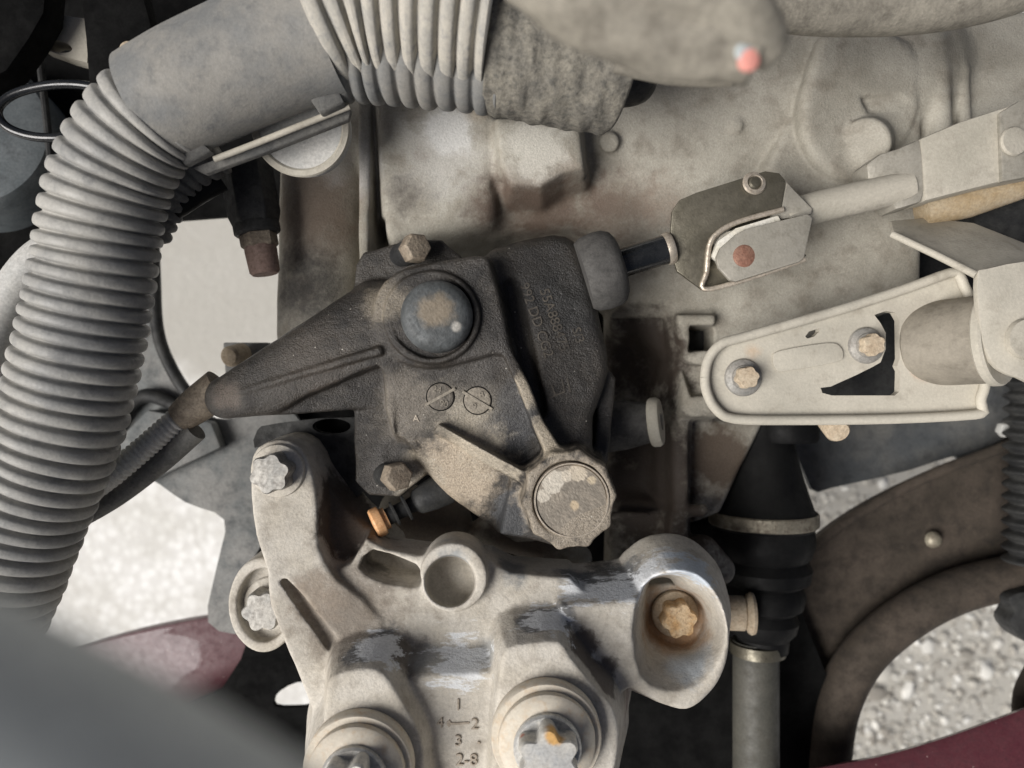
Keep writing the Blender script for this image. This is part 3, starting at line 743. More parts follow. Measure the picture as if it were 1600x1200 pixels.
# ================================================================== gearbox case
gb = thing('gearbox', 'dusty beige cast gearbox case behind the selector housing', 'gearbox', (900, 400, -300))
v = Vol(425, 1640, 20, 905, -420, -80, 4.5)
v.d = v.cone(pw(600, 210, -420), pw(1330, 170, -420), 225, 255)
v.add(v.prism([(590, 130), (1430, 40), (1440, 470), (1200, 545), (1060, 560), (1050, 480), (960, 470), (590, 360)], -250, -400, v.plane((700, 200, -215), (1300, 200, -205), (1000, 480, -262)), 0.1, 20), 40)
v.add(v.prism([(588, 150), (758, 150), (770, 180), (765, 340), (735, 366), (610, 372), (598, 350)], -150, -300, v.plane((600, 160, -142), (760, 160, -152), (680, 360, -190)), 0.2, 22), 26)          # corroded block
v.add(v.prism([(775, 185), (905, 185), (912, 262), (880, 268), (845, 290), (800, 288), (782, 255)], -135, -260, -134, 0.25, 9), 14)       # lug
v.cut(v.cone(pw(775, 290, -185), pw(1000, 262, -180), 4, 3), 14)                                                                        # parting line
v.add(v.cone(pw(512, 140, -265), pw(498, 520, -275), 85, 78, 1.15), 10)                                                                  # left neck
v.add(v.prism([(560, 150), (578, 150), (577, 480), (560, 490)], -165, -330, -165, 0.05, 5), 8)
# rear flange, its ribs and pads
v.add(v.prism([(955, 478), (1050, 470), (1055, 300), (1078, 300), (1080, 700), (1078, 905), (955, 905)], -320, -415, v.plane((960, 500, -330), (1060, 500, -300), (1000, 880, -340)), 0.05, 12), 12)
v.add(v.prism([(1045, 470), (1078, 470), (1076, 900), (1046, 900)], -275, -415, -275, 0.1, 9), 10)
v.add(v.cone(pw(958, 490, -305), pw(1105, 488, -270), 12, 10), 10)
v.add(v.cone(pw(960, 803, -310), pw(1098, 797, -285), 13, 13), 8)
v.add(v.prism([(1060, 492), (1118, 492), (1128, 650), (1060, 652)], -235, -400, -232, 0.12, 10), 10)
v.cut(v.prism([(1076, 507), (1125, 507), (1125, 548), (1082, 548)], -232, -400, -100, -0.05, 5), 4)
v.cut(v.prism([(1076, 570), (1108, 570), (1108, 618), (1082, 620)], -232, -268, -100, -0.05, 5), 4)
v.add(v.prism([(1078, 660), (1195, 655), (1125, 800), (1085, 815)], -350, -415, -350, 0.2, 14), 14)
v.add(v.cone(pw(1095, 865, -300), pw(1125, 890, -310), 38, 30), 12)
# round cover, upper right
v.add(v.prism([(1305, 20), (1200, 262), (1270, 330), (1440, 260), (1440, 20)], -182, -380, -178, 0.3, 8), 6)
v.add(v.prism(smooth_loop([(1300, 40), (1256, 130), (1252, 200), (1280, 255), (1330, 282), (1390, 262), (1440, 205), (1452, 140), (1430, 60)], 3), -150, -300, v.plane((1300, 100, -140), (1440, 120, -165), (1330, 270, -165)), 0.04, 22), 2)
v.add(v.cyl(pw(1352, 225, -200), pw(1350, 226, -146), 50, 44, 6), 4)
v.cut(v.prism([(1345, 148), (1410, 140), (1442, 160), (1440, 178), (1360, 176)], -150, -168, -90, -0.2, 6), 8)
v.add(v.cone(pw(1425, 30, -190), pw(1462, 110, -190), 22, 22), 6); v.add(v.cone(pw(1462, 110, -190), pw(1470, 215, -190), 22, 20), 6)
v.add(v.cone(pw(1478, 30, -200), pw(1502, 110, -195), 12, 12), 5); v.add(v.cone(pw(1502, 110, -195), pw(1508, 210, -195), 12, 12), 5)
v.add(v.prism([(1502, 20), (1660, 20), (1660, 220), (1512, 240)], -205, -380, -200, 0.1, 8), 6)
# low clutter under the selector housing
v.add(v.cone(pw(640, 805, -310), pw(700, 815, -320), 62, 48), 16)
v.add(v.cone(pw(760, 830, -300), pw(905, 872, -300), 30, 26), 12)
v.cut(v.prism([(600, 392), (640, 376), (765, 352), (800, 340), (900, 334), (960, 350), (1000, 380), (1000, 460), (950, 520), (600, 520)], -200, -430, -50, -0.25, 20), 26)
v.cut(v.prism([(945, 520), (1000, 520), (1038, 560), (1030, 650), (1035, 790), (950, 790)], -320, -380, -60, -0.25, 26), 34)
v.cut(v.prism([(580, 330), (600, 340), (606, 420), (582, 420)], -180, -430, -60, -0.05, 6), 6)
v.add(v.cyl(pw(952, 224, -230), pw(952, 222, -190), 22, 19, 4), 5)
v.add(v.cyl(pw(1150, 200, -240), pw(1150, 198, -186), 15, 12, 4), 6)
v.rough(0.7, 0.021)
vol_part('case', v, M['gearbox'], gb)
GV = v
part('filler_stub', lathe([(0, -90), (52, -90), (46, 0), (38, 40), (36, 48), (0, 50)], pw(978, 664, -235), (1, 0.12, 0.35), 40), M['grey_rubber'], gb)
part('stub_collar', ring_lathe([(16, 46), (43, 46), (46, 50), (46, 60), (42, 66), (16, 67)], pw(978, 664, -235), (1, 0.12, 0.35), 48), M['link'], gb, label='pale worn collar')

# pipe along the top right
tp = thing('coolant_pipe', 'dusty grey pipe crossing above the gearbox cover', 'pipe', (1420, 10, 80))
part('pipe_wall', tube(pts([(1110, -20, 90), (1230, -2, 85), (1330, 4, 80), (1450, -1, 80), (1560, -22, 80), (1660, -60, 80)]), 46, 32), M['foam'], tp)

# sensor plug and breather disc, upper left of the gearbox
sp = thing('sensor_plug', 'dark hexagonal sensor plug with a brown tip beside the gearbox neck', 'sensor', (395, 350, -140))
ax = pw(412, 420, -150) - pw(388, 290, -150)
part('plug_body', hex_rings(pw(388, 285, -150), 46, -40, 78, ax, 0.3), M['dark_plastic'], sp, bevel=3)
part('collar', lathe([(0, 74), (38, 74), (40, 78), (40, 90), (36, 94), (0, 95)], pw(388, 285, -150), ax, 32), M['dark_plastic'], sp)
part('hex_nut', hex_rings(pw(388, 285, -150), 33, 93, 118, ax, 0.1), M['brown_bolt'], sp, bevel=2)
part('brown_tip', lathe([(0, 112), (27, 114), (28, 122), (26, 160), (22, 165), (0, 166)], pw(388, 285, -150), ax, 32), M['brown_tip'], sp)
wb_ = thing('window_shade_slab', 'added dark slab for the shade seen through the cable bracket window', 'backing', (1340, 560, -330))
part('shade_slab', prism(pts([(1068, 498), (1300, 470), (1380, 375), (1560, 400), (1520, 600), (1440, 650), (1280, 640), (1270, 660), (1068, 565)], -330), 60), M['dark_plastic'], wb_)  # dark slab added so the window opens onto shade
bd = thing('breather_disc', 'pale round breather cap half hidden under the elbow sleeve', 'cap', (468, 205, -60))
part('disc', lathe([(0, -40), (66, -40), (75, -34), (77, -6), (74, 0), (66, 3), (60, 2), (0, 4)], pw(470, 198, -30), (0.02, -0.15, 1), 56), M['pale_tube'], bd)
part('lip', ring_lathe([(66, -4), (77, -4), (79, 1), (77, 5), (69, 6), (66, 4)], pw(470, 198, -30), (0.02, -0.15, 1), 56), M['link'], bd)
bc = thing('black_cable_stub', 'short black rubber cable stub under the hose bend', 'cable', (285, 315, -60))
part('cable', tube(pts([(240, 335, -60), (275, 322, -60), (305, 303, -70), (345, 280, -80)]), 20, 20), M['rubber'], bc)
part('band', ring_lathe([(20, -6), (23, -6), (23, 6), (20, 6)], pw(262, 327, -60), pw(290, 312, -60) - pw(262, 327, -60), 32), M['dark_plastic'], bc)
tc = thing('tan_clip', 'tan dusty clip showing below the elbow sleeve', 'clip', (310, 270, -70))
part('clip_leaf', prism(pts(smooth_loop([(275, 292), (300, 268), (330, 255), (326, 272), (300, 290)], 3), -50), 20), M['tan_bolt'], tc)
ob = thing('ochre_bolt_end', 'small ochre bolt end behind the cone arm', 'bolt', (375, 550, -300))
part('bolt_end', lathe([(0, 0), (20, 0), (20, 40), (15, 46), (0, 48)], pw(378, 552, -280), (-0.2, -0.2, 1), 24), M['tan_bolt'], ob)
part('bracket_tab', prism(pts([(348, 535), (420, 535), (420, 590), (352, 590)], -300), 30), M['grey_shield'], ob, bevel=4)

# ================================================================== selector housing
hs = thing('selector_housing', 'dark cast selector housing with domed cap and round end plug', 'housing', (720, 600, -150))
v = Vol(318, 990, 352, 872, -190, 12, 2.4)
v.d = v.prism([(556, 414), (568, 394), (640, 374), (690, 374), (720, 400), (720, 560), (672, 690), (664, 742), (624, 777), (577, 774), (555, 752), (552, 640), (540, 560)], -112, -160, -112, 0.05, 7)
v.add(v.cone(pw(354, 621, -80), pw(600, 540, -112), 36, 112, 1.75), 8)                                           # cone arm
v.cut(v.prism([(425, 648), (470, 622), (570, 578), (592, 570), (604, 590), (606, 640), (598, 660), (430, 664)], -60, v.plane((440, 640, -84), (600, 580, -108), (600, 650, -112)), 40, 0.0, 6), 9)
v.add(v.cone(pw(378, 612, -60), pw(592, 548, -46), 5, 8), 7)
v.add(v.prism([(598, 556), (618, 548), (618, 690), (604, 640)], -70, -150, -66, 0.15, 6), 6)
boss = smooth_loop([(582, 492), (590, 455), (615, 428), (652, 414), (715, 404), (756, 400), (770, 425), (798, 545), (772, 551), (720, 566), (668, 574), (620, 562), (594, 532)], 2)
v.add(v.prism(boss, -40, -160, v.plane((600, 480, -44), (760, 420, -40), (700, 570, -44)), 0.12, 9), 7)   # boss
v.add(v.prism(ellipse(674, 495, 76, 73, 0), -30, -160, -31, 0.12, 5), 3)
v.cut(v.cyl(pw(676, 495, -37), pw(676, 495, 20), 66, 66, 2), 3)
body_top = v.plane((690, 560, -58), (610, 640, -68), (850, 720, -84))
v.add(v.prism(smooth_loop([(600, 540), (620, 500), (760, 480), (796, 545), (806, 575), (850, 690), (868, 718), (832, 848), (780, 830), (700, 774), (668, 738), (628, 700), (606, 640)], 2), -62, -165, body_top, 0.15, 14), 5)
v.cut(v.cone(pw(800, 684, -58), pw(836, 726, -60), 18, 34), 14)
v.cut(v.prism([(650, 690), (690, 692), (815, 772), (770, 840), (690, 800), (645, 750)], -40, v.plane((690, 700, -74), (810, 775, -80), (690, 780, -114)), 60, 0, 10), 12)
v.cut(v.cone(pw(618, 715, -85), pw(590, 715, -60), 34, 40), 10)
# web that joins boss to end socket, then the two long ribs
v.add(v.prism([(784, 548), (797, 543), (825, 600), (850, 660), (884, 712), (860, 726), (834, 668), (811, 605)], -30, -150, v.plane((790, 550, -42), (800, 560, -41), (865, 705, -22)), 0.06, 3), 3)
v.add(v.prism([(676, 677), (684, 666), (760, 707), (838, 748), (832, 764), (750, 723)], -30, -150, v.plane((680, 670, -60), (690, 675, -58), (828, 756, -42)), 0.06, 3), 4)
v.add(v.prism([(800, 748), (850, 735), (862, 850), (782, 834)], -70, -160, -66, 0.1, 10), 12)
# square-shouldered right-hand body
v.add(v.prism(smooth_loop([(752, 402), (800, 378), (866, 363), (898, 373), (914, 404), (934, 480), (951, 560), (945, 602), (927, 652), (924, 712), (905, 730), (862, 712), (800, 580), (772, 450)], 2), -92, -165, v.plane((830, 400, -96), (930, 540, -94), (890, 700, -70)), 0.06, 22), 5)
v.cut(v.cone(pw(800, 450, -92), pw(842, 640, -82), 13, 12), 16)
v.add(v.prism([(940, 560), (962, 592), (950, 722), (926, 722)], -130, -180, -128, 0.1, 6), 6)
lob = []
for k in range(120):
    t = 2 * math.pi * k / 120
    rr = 76.5 + 2.6 * math.cos(10 * t + 0.9) + 0.9 * math.cos(20 * t + 1.8)
    lob.append((890 + rr * 0.93 * math.cos(t), 781 + rr * math.sin(t)))
v.add(v.prism(lob, 0, -165, -2, 0.09, 5), 9)
v.cut(v.cyl(pw(893, 781, -9), pw(893, 781, 30), 61, 61, 2), 2)
v.rough(0.55, 0.045)
hb = vol_part('body', v, M['housing'], hs, relax=1)
HV = v
part('domed_cap', lathe([(0, -60), (57, -60), (58, -12), (57, 0), (54.5, 7), (50, 12.5), (44, 16), (38, 17.6), (20, 18.3), (0, 18.5)], pw(682, 494, -20), (0.03, 0.0, 1), 64), M['dome'], hs, sharp=60)
pl = part('end_plug', lathe([(0, -40), (55.5, -40), (55.5, 0), (54, 2.0), (0, 2.4)], pw(893, 781, -6), (0, 0, 1), 72), M['plug'], hs)
part('rim', ring_lathe([(55.8, -6), (59.2, -6), (59.2, 2.4), (58.2, 4.6), (56.6, 4.6), (55.8, 2.6)], pw(893, 781, -6), (0, 0, 1), 96), M['bright_rim'], pl)
for (x, y, ang, hx) in ((630, 398, 0.55, 0.0), (604, 742, 0.50, 0.2)):
    a = (math.sin(ang), 0.06, math.cos(ang))
    b = part('bolt', hex_rings(pw(x, y, -114), 25, 36, 66, a, hx), M['brown_bolt'], hs, bevel=2.0)
    part('shank', lathe([(0, -20), (21, -20), (21, 37), (0, 37)], pw(x, y, -114), a, 32), M['dark_plastic'], b)
# cast lettering, date stamps and marks
def letters(word, x, y, ang, size, mat, parent, vol, lift, ext=1.3):
    V, F = text_geo(word, size, ext)
    part('lettering', lay_on(vol, (V, F), x, y, ang, lift), mat, parent, smooth=False)
letters('992 DD CG2', 838, 500, -71, 24, M['letter'], hs, HV, 0.4)
letters('55A888475', 866, 500, -71, 24, M['letter'], hs, HV, 0.4)
letters('S/3', 903, 524, -71, 22, M['letter'], hs, HV, 0.4)
def stroke(P, w, vol, z=1.6):
    """flat raised stroke along picture points, laid on a casting"""
    c = vol.on(P[0][0], P[0][1]); W = np.array([vol.on(*p)[:2] for p in P])
    T = np.gradient(W, axis=0); T /= np.linalg.norm(T, axis=1)[:, None]
    N = np.stack([-T[:, 1], T[:, 0]], 1) * w / 2
    rings = []
    for a, n in zip(W, N):
        l, r = a - n, a + n
        z1, z2 = float(vol.top(*l)), float(vol.top(*r))
        rings.append([(l[0], l[1], z1 - 3), (r[0], r[1], z2 - 3), (r[0], r[1], z2 + z), (l[0], l[1], z1 + z)])
    return loft(rings)
for P in ([(878, 592), (882, 612), (858, 622)], [(886, 590), (891, 612)], [(862, 602), (868, 618)]):
    part('cast_mark', stroke(P, 2.5, HV, 1.2), M['letter'], hs)
for (x, y, r, ang, mt) in ((688, 620, 22, 29, 'stamp'), (746, 626, 22, -31, 'stamp_pale')):
    c = HV.on(x, y)
    prof = []
    Vd, Fd = lathe([(0, -8), (r, -8), (r, 0.8), (r - 1.2, 1.5), (r * 0.8, 1.5), (r * 0.55, 1.5), (r * 0.3, 1.5), (0, 1.5)], (0, 0, 0), (0, 0, 1), 48)
    st = part('date_stamp', lay_on(HV, (Vd, Fd), x, y, 0), M[mt], hs, sharp=60)
    Ve, Fe = ring_lathe([(r, -4), (r + 1.8, -4), (r + 1.8, 0.7), (r, 0.9)], (0, 0, 0), (0, 0, 1), 48)
    part('groove_edge', lay_on(HV, (Ve, Fe), x, y, 0), M['black_void'], st)
    a = R(ang); L = r * 1.22
    part('needle', stroke([(x - L * math.cos(a), y + L * math.sin(a)), (x, y), (x + L * math.cos(a), y - L * math.sin(a))], 4.5, HV, 3.4), M['stamp_pale'], st)
    for (w, dx, dy) in (('24', -5, -11), ('90', 6, 11)) if ang > 0 else (('8', 7, -9), ('9', -4, 9)):
        V, F = text_geo(w, 15, 1.0)
        part('lettering', lay_on(HV, (V, F), x + dx, y + dy, ang - 40 if ang > 0 else 20, 2.0), M['stamp_pale'], st, smooth=False)
V, F = text_geo('A', 15, 1.2); part('cast_mark', lay_on(HV, (V, F), 650, 654, 0, 0.5), M['bright_rim'], hs, smooth=False)

# bleed nipple with an orange cap
bn = thing('bleed_nipple', 'black bleed nipple with an orange cap below the housing', 'nipple', (620, 800, -130))
a0, a1 = pw(690, 765, -150), pw(588, 817, -118)
axn = (a1 - a0); L = np.linalg.norm(axn)
part('stem', lathe([(0, -10), (30, -10), (28, 20), (22, L * 0.38), (14, L * 0.44), (13, L * 0.52), (24, L * 0.53), (24, L * 0.555), (14, L * 0.57), (14, L * 0.70), (22, L * 0.71), (22, L * 0.735), (15, L * 0.75), (15, L * 0.86), (0, L * 0.86)], a0, axn, 32), M['dark_plastic'], bn)
part('orange_cap', lathe([(0, L * 0.84), (19, L * 0.84), (19, L * 0.90), (25, L * 0.91), (26, L * 0.93), (26, L * 1.02), (23, L * 1.05), (0, L * 1.06)], a0, axn, 36), M['orange'], bn)

# ================================================================== mount bracket
mb = thing('mount_bracket', 'pale dusty cast mount bracket with ring lug and star-head bolts', 'bracket', (750, 980, -180))
v = Vol(345, 1155, 672, 1260, -200, 72, 3.0)
arm_top = v.plane((420, 700, -58), (490, 700, -62), (510, 1050, -34))
v.d = v.prism(smooth_loop([(392, 730), (402, 700), (434, 688), (466, 700), (487, 742), (497, 800), (499, 855), (530, 905), (600, 970), (570, 1080), (515, 1135), (490, 1090), (455, 1010), (427, 945), (420, 890), (402, 835), (394, 780)], 2), -55, -190, arm_top, 0.06, 7)
v.add(v.prism(ellipse(410, 946, 54, 74, 0), -105, -190, -104, 0.06, 6), 5)                            # lower lug
v.cut(v.prism(ellipse(412, 946, 42, 58, 0), -104, -128, -60, 0.0, 4), 4)
v.add(v.prism([(470, 704), (498, 735), (545, 800), (603, 856), (580, 905), (520, 900), (490, 850), (480, 760)], -128, -200, v.plane((480, 710, -122), (600, 860, -132), (520, 890, -104)), 0.35, 6), 3)
main_top = v.plane((600, 900, -62), (900, 900, -52), (700, 1010, -38))
v.add(v.prism([(550, 880), (572, 842), (605, 858), (655, 866), (765, 872), (800, 890), (890, 896), (960, 960), (960, 1100), (640, 1110), (500, 1110), (500, 900)], -75, -150, main_top, 0.1, 6), 9)
v.add(v.prism(ellipse(708, 903, 53, 54, 0), -28, -112, -28, 0.05, 5), 7)                               # ring lug
v.cut(v.cyl(pw(704, 908, -92), pw(704, 908, 20), 40, 41, 2), 3)
v.cut(v.prism(smooth_loop([(563, 884), (584, 858), (640, 876), (656, 886), (658, 910), (630, 910), (594, 903)], 2), -78, -142, 0, -0.10, 4), 3)   # pocket
v.cut(v.cone(pw(447, 908, -52), pw(540, 1032, -38), 10, 12), 3)                                         # long groove
v.add(v.prism([(612, 1120), (645, 1058), (782, 1050), (800, 1270), (600, 1270)], 20, -190, 20, 0.42, 5), 6)   # text pad
v.add(v.prism(smooth_loop([(511, 1075), (522, 1057), (560, 1047), (590, 1048), (609, 1066), (634, 1108), (655, 1150), (662, 1200), (655, 1270), (488, 1270), (480, 1200), (487, 1165), (506, 1128)], 2), 60, -190, 60, 0.25, 5), 5)
v.add(v.prism(smooth_loop([(781, 1056), (792, 1016), (826, 1007), (874, 1004), (891, 1027), (922, 1067), (950, 1095), (963, 1124), (966, 1160), (958, 1210), (940, 1270), (785, 1270), (770, 1180)], 2), 60, -190, 60, 0.25, 5), 5)
v.add(v.prism([(878, 950), (950, 944), (1006, 938)] + [tuple(p) for p in smooth_loop([(1020, 918), (1050, 898), (1088, 900), (1118, 926), (1134, 965), (1139, 1005), (1130, 1048), (1108, 1084), (1074, 1108), (1040, 1102)], 4, False)] + [(985, 1075), (962, 1086), (930, 1050)], -12, -140, -12, 0.32, 9), 4)
v.add(v.prism([(985, 930), (1100, 915), (1120, 1000), (1085, 1080), (990, 1060)], -120, -195, -110, 0.1, 8), 6)
v.cut(v.prism(smooth_loop([(1003, 918), (1040, 896), (1084, 899), (1112, 930), (1124, 985), (1114, 1035), (1084, 1066), (1040, 1074), (1002, 1052), (991, 985)], 2), -22, -150, 40, -0.33, 8), 6)
v.cut(v.cyl(pw(1056, 964, -150), pw(1066, 986, -5), 46, 74, 3), 8)
v.cut(v.cyl(pw(1056, 964, -152), pw(1056, 964, -120), 42, 42, 2), 2)
v.rough(0.5, 0.03)
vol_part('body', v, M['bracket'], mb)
BV = v
def star_bolt(x, y, h, r, hh, wr, wt, rot, mat, wmat, axis=(0, 0, 1)):
    c = pw(x, y, h)
    b = part('bolt', star_rings(c, r, wt, wt + hh, axis, rot), mat, mb, sharp=30)
    part('flange', ring_lathe([(0.3 * r, 0), (wr, 0), (wr, wt * 0.55), (wr * 0.96, wt * 0.8), (wr * 0.80, wt), (0.3 * r, wt * 1.02)], c, axis, 56), wmat, b)
    return b
star_bolt(436, 735, -60, 33, 38, 44, 12, 0.3, M['bolt'], M['bracket'])
star_bolt(424, 942, -127, 35, 44, 46, 8, 0.1, M['bolt'], M['bracket'])
star_bolt(1054, 958, -152, 31, 36, 41, 10, 0.2, M['rust_bolt'], M['tan_bolt'])
for (wx, wy, rot, hr) in ((-223, -559, 0.15, 46), (50, -513, 0.55, 45)):
    c = np.array([wx, wy, 60.0])
    b = part('bolt', star_rings(c, hr, 50, 94, (0, 0, 1), rot, 0.14), M['bolt_clean'], mb, sharp=30, label='large star-head bolt with layered washers')
    part('washer', ring_lathe([(20, 0), (79, 0), (80, 3), (80, 24), (78, 27), (20, 27)], c, (0, 0, 1), 72), M['washer'], b)
    part('flange', ring_lathe([(20, 27), (69, 27), (70, 30), (69, 40), (64, 45), (52, 48), (20, 50)], c, (0, 0, 1), 72), M['washer'], b)
    part('collar', ring_lathe([(20, 50), (48, 49), (48, 56), (45, 60), (20, 60)], c, (0, 0, 1), 64), M['bolt_clean'], b)
for w, x, y, sz in (('1', 716, 1101, 25), ('4', 688, 1129, 22), ('2', 742, 1131, 24), ('3', 716, 1157, 24), ('2-8', 729, 1187, 26)):
    letters(w, x, y, 0, sz, M['letter_pale'], mb, BV, 0.8, 2.4)
part('cast_mark', stroke([(698, 1130), (715, 1130), (733, 1129)], 3, BV, 2), M['letter_pale'], mb, label='raised dash of the cast arrow')
part('cast_mark', stroke([(700, 1126), (704, 1130), (700, 1134)], 5, BV, 2), M['letter_pale'], mb)
part('cast_mark', stroke([(746, 1159), (748, 1160), (750, 1161)], 3.5, BV, 2), M['letter_pale'], mb)

# ================================================================== gear linkage
bt = thing('rubber_boot', 'grey rubber boot around the glossy black shift shaft', 'boot', (955, 420, -110))
bax = pw(1060, 392, -105) - pw(930, 432, -110)
part('boot_wall', lathe([(0, -30), (58, -30), (64, -20), (67, 0), (66, 18), (60, 30), (50, 36), (30, 37), (0, 37)], pw(938, 424, -108), bax, 56), M['grey_rubber'], bt, sharp=50)
ss = thing('shift_shaft', 'glossy black shift shaft joining boot and steel yoke', 'shaft', (1020, 400, -110))
part('rod', lathe([(0, -10), (25, -10), (25, 92), (0, 92)], pw(962, 414, -106), bax, 40), M['gloss_black'], ss)
part('end_ring', ring_lathe([(20, 88), (27, 88), (28, 91), (28, 98), (26, 101), (20, 101)], pw(962, 414, -106), bax, 40), M['bright_rim'], ss)

yk = thing('steel_yoke', 'olive plated steel yoke gripping the linkage rod', 'yoke', (1140, 360, -120))
hz = lambda x, y, h: (x, y, h)
part('upper_arm', prism(pts([(1050, 330, -92), (1062, 312, -88), (1090, 300, -84), (1196, 267, -72), (1218, 270, -70), (1228, 282, -70), (1221, 327, -74), (1150, 348, -82), (1118, 368, -88), (1108, 388, -92), (1104, 425, -95), (1100, 455, -98), (1058, 424, -98), (1046, 385, -96)]), 9), M['steel'], yk, bevel=2.5)
part('edge_lip', tube(pts([(1224, 327, -72), (1152, 347, -80), (1119, 366, -86), (1108, 386, -90), (1104, 425, -93), (1100, 452, -96), (1165, 437, -84), (1258, 405, -68)]), 4.5, 10, smooth=4), M['bright_rim'], yk)
part('inner_wall', prism(pts([(1100, 455, -104), (1108, 388, -112), (1150, 350, -130), (1215, 334, -130), (1260, 400, -110)]), 8), M['steel'], yk)
part('face_plate', prism(pts([(1119, 402, -70), (1125, 388, -70), (1150, 366, -68), (1165, 358, -67), (1262, 334, -60), (1270, 340, -60), (1257, 402, -60), (1250, 409, -60), (1150, 440, -68), (1140, 438, -69), (1122, 418, -70)]), 9), M['yoke_face'], yk, bevel=2.5)
part('side_wall', prism(pts([(1221, 325, -76), (1229, 284, -72), (1240, 296, -74), (1270, 326, -80), (1268, 334, -74), (1200, 346, -92), (1210, 330, -90)]), 8), M['yoke_face'], yk, bevel=2)
rv = part('rivet', ring_lathe([(4, 0), (19, 0), (20, 2), (18, 5), (13, 6), (10, 2), (4, 1)], pw(1178, 287, -76), (0.05, 0.15, 1), 40), M['bright_rim'], yk)
part('rivet_core', lathe([(0, -2), (11, -2), (11, 4), (8, 8), (0, 9)], pw(1178, 287, -76), (0.05, 0.15, 1), 28), M['steel'], rv)
part('pin', lathe([(0, -30), (18.5, -30), (18.5, 0.6), (16, 1.8), (0, 2.2)], pw(1163, 400, -67), (0, 0, 1), 40), M['copper'], yk)
part('bush_liner', prism(pts([(1112, 400, -84), (1122, 376, -82), (1150, 356, -80), (1216, 336, -76), (1222, 346, -78), (1165, 360, -80), (1132, 386, -82), (1122, 408, -84)]), 16), M['white_bush'], yk, bevel=3)
wb = part('bush', lathe([(0, -34), (34, -34), (37, -28), (37, -8), (34, -3), (0, -2)], pw(1150, 386, -84), (-0.25, 0.35, 1), 44), M['white_bush'], yk)

lr = thing('linkage_rod', 'dusty beige linkage rod with a forked block end', 'rod', (1400, 290, -130))
part('rod', tube(pts([(1225, 338, -110), (1300, 318, -108), (1420, 291, -106)]), 27, 32, smooth=0), M['link'], lr)
def tilt_block(poly, h0, h1, thick): return None
part('neck_block', prism(pts([(1354, 256, -92), (1376, 240, -88), (1402, 232, -84), (1438, 216, -78), (1446, 240, -78), (1447, 292, -80), (1440, 316, -84), (1400, 328, -92), (1385, 300, -100), (1356, 280, -100)]), 60), M['yoke_face'], lr, bevel=7)
part('fork_block', prism(pts([(1438, 216, -76), (1500, 190, -70), (1574, 166, -64), (1640, 150, -64), (1640, 270, -70), (1560, 285, -72), (1500, 300, -74), (1446, 314, -80)]), 74), M['link'], lr, bevel=6)
part('end_face', prism(pts([(1562, 176, -60), (1592, 158, -58), (1650, 150, -58), (1650, 268, -62), (1566, 284, -64)]), 20), M['yoke_face'], lr, bevel=4)
part('pin_head', lathe([(0, -4), (23, -4), (24, 0), (22, 4), (0, 5)], pw(1584, 221, -58), (0.12, 0, 1), 40), M['link'], lr)
am = thing('amber_bush', 'amber plastic bush under the forked rod end', 'bush', (1500, 320, -150))
part('bush_wall', tube(pts([(1440, 330, -150), (1510, 314, -145), (1640, 268, -140)]), 30, 32, smooth=0), M['amber'], am)
sb = thing('support_bracket', 'folded grey beige steel bracket holding the cable bush', 'bracket', (1540, 420, -130))
part('upper_flange', prism(pts([(1392, 345, -150), (1450, 340, -150), (1520, 350, -130), (1640, 395, -120), (1640, 430, 0), (1528, 428, 0), (1470, 402, -44), (1400, 372, -90)]), 10), M['link'], sb, bevel=2)
part('fold_edge', tube(pts([(1394, 366, -92), (1462, 398, -46), (1526, 430, 2)]), 6, 12, smooth=0), M['link'], sb)
part('face_flange', prism(pts(smooth_loop([(1528, 432), (1542, 420), (1640, 420), (1640, 592), (1592, 590), (1558, 574), (1538, 540), (1530, 490)], 3), 6), 12), M['plate'], sb, bevel=2)
part('bolt_boss', lathe([(0, 0), (30, 0), (32, 3), (30, 12), (0, 14)], pw(1600, 530, 6), (0, 0, 1), 36), M['link'], sb)
dk = thing('dark_recess_block', 'dark brown block in the shadow behind the folded bracket', 'block', (1560, 360, -200))
part('block', prism(pts([(1520, 330), (1640, 290), (1640, 420), (1530, 380)], -190), 60), M['dark_plastic'], dk, bevel=8)

# ------------------------------------------------------------------ pressed steel cable bracket
cbk = thing('cable_bracket', 'long dusty pressed steel cable bracket with two bolts and a window', 'bracket', (1310, 560, -140))
out = smooth_loop([(1104, 590), (1110, 560), (1130, 537), (1165, 526), (1300, 488), (1420, 450), (1490, 425), (1505, 430), (1512, 446), (1522, 470), (1540, 560), (1545, 600), (1538, 625), (1541, 640), (1530, 648), (1400, 655), (1240, 657), (1150, 655), (1122, 640), (1108, 616)], 3)
inn = smooth_loop([(1118, 590), (1124, 566), (1142, 548), (1172, 538), (1300, 502), (1420, 464), (1486, 442), (1500, 470), (1514, 560), (1520, 606), (1516, 628), (1400, 636), (1240, 640), (1158, 640), (1134, 628), (1122, 610)], 3)
def win(h): return pts([(1366, 492), (1384, 486), (1398, 488), (1405, 500), (1406, 560), (1402, 572), (1406, 580), (1405, 612), (1398, 618), (1300, 618), (1285, 614), (1282, 606), (1298, 604), (1340, 585), (1364, 573), (1376, 566), (1384, 545), (1384, 520), (1376, 505)], h)
slot = [(1258, 526), (1264, 518), (1280, 513), (1280, 518), (1272, 526), (1262, 529)]
part('web_plate', prism(pts(out, -100), 16, [win(-100), pts(slot, -100)]), M['plate'], cbk)
part('rolled_rim', tube(np.concatenate([pts(out, -92), pts(out[:1], -92)]) * np.array([0.992, 0.992, 1]), 8.5, 14, smooth=0, cap=False), M['plate'], cbk)
part('raised_pad', prism(pts(smooth_loop([(1208, 560), (1218, 548), (1290, 536), (1312, 540), (1318, 556), (1306, 566), (1228, 580), (1212, 576)], 3), -95), 6), M['plate'], cbk, bevel=2.5)
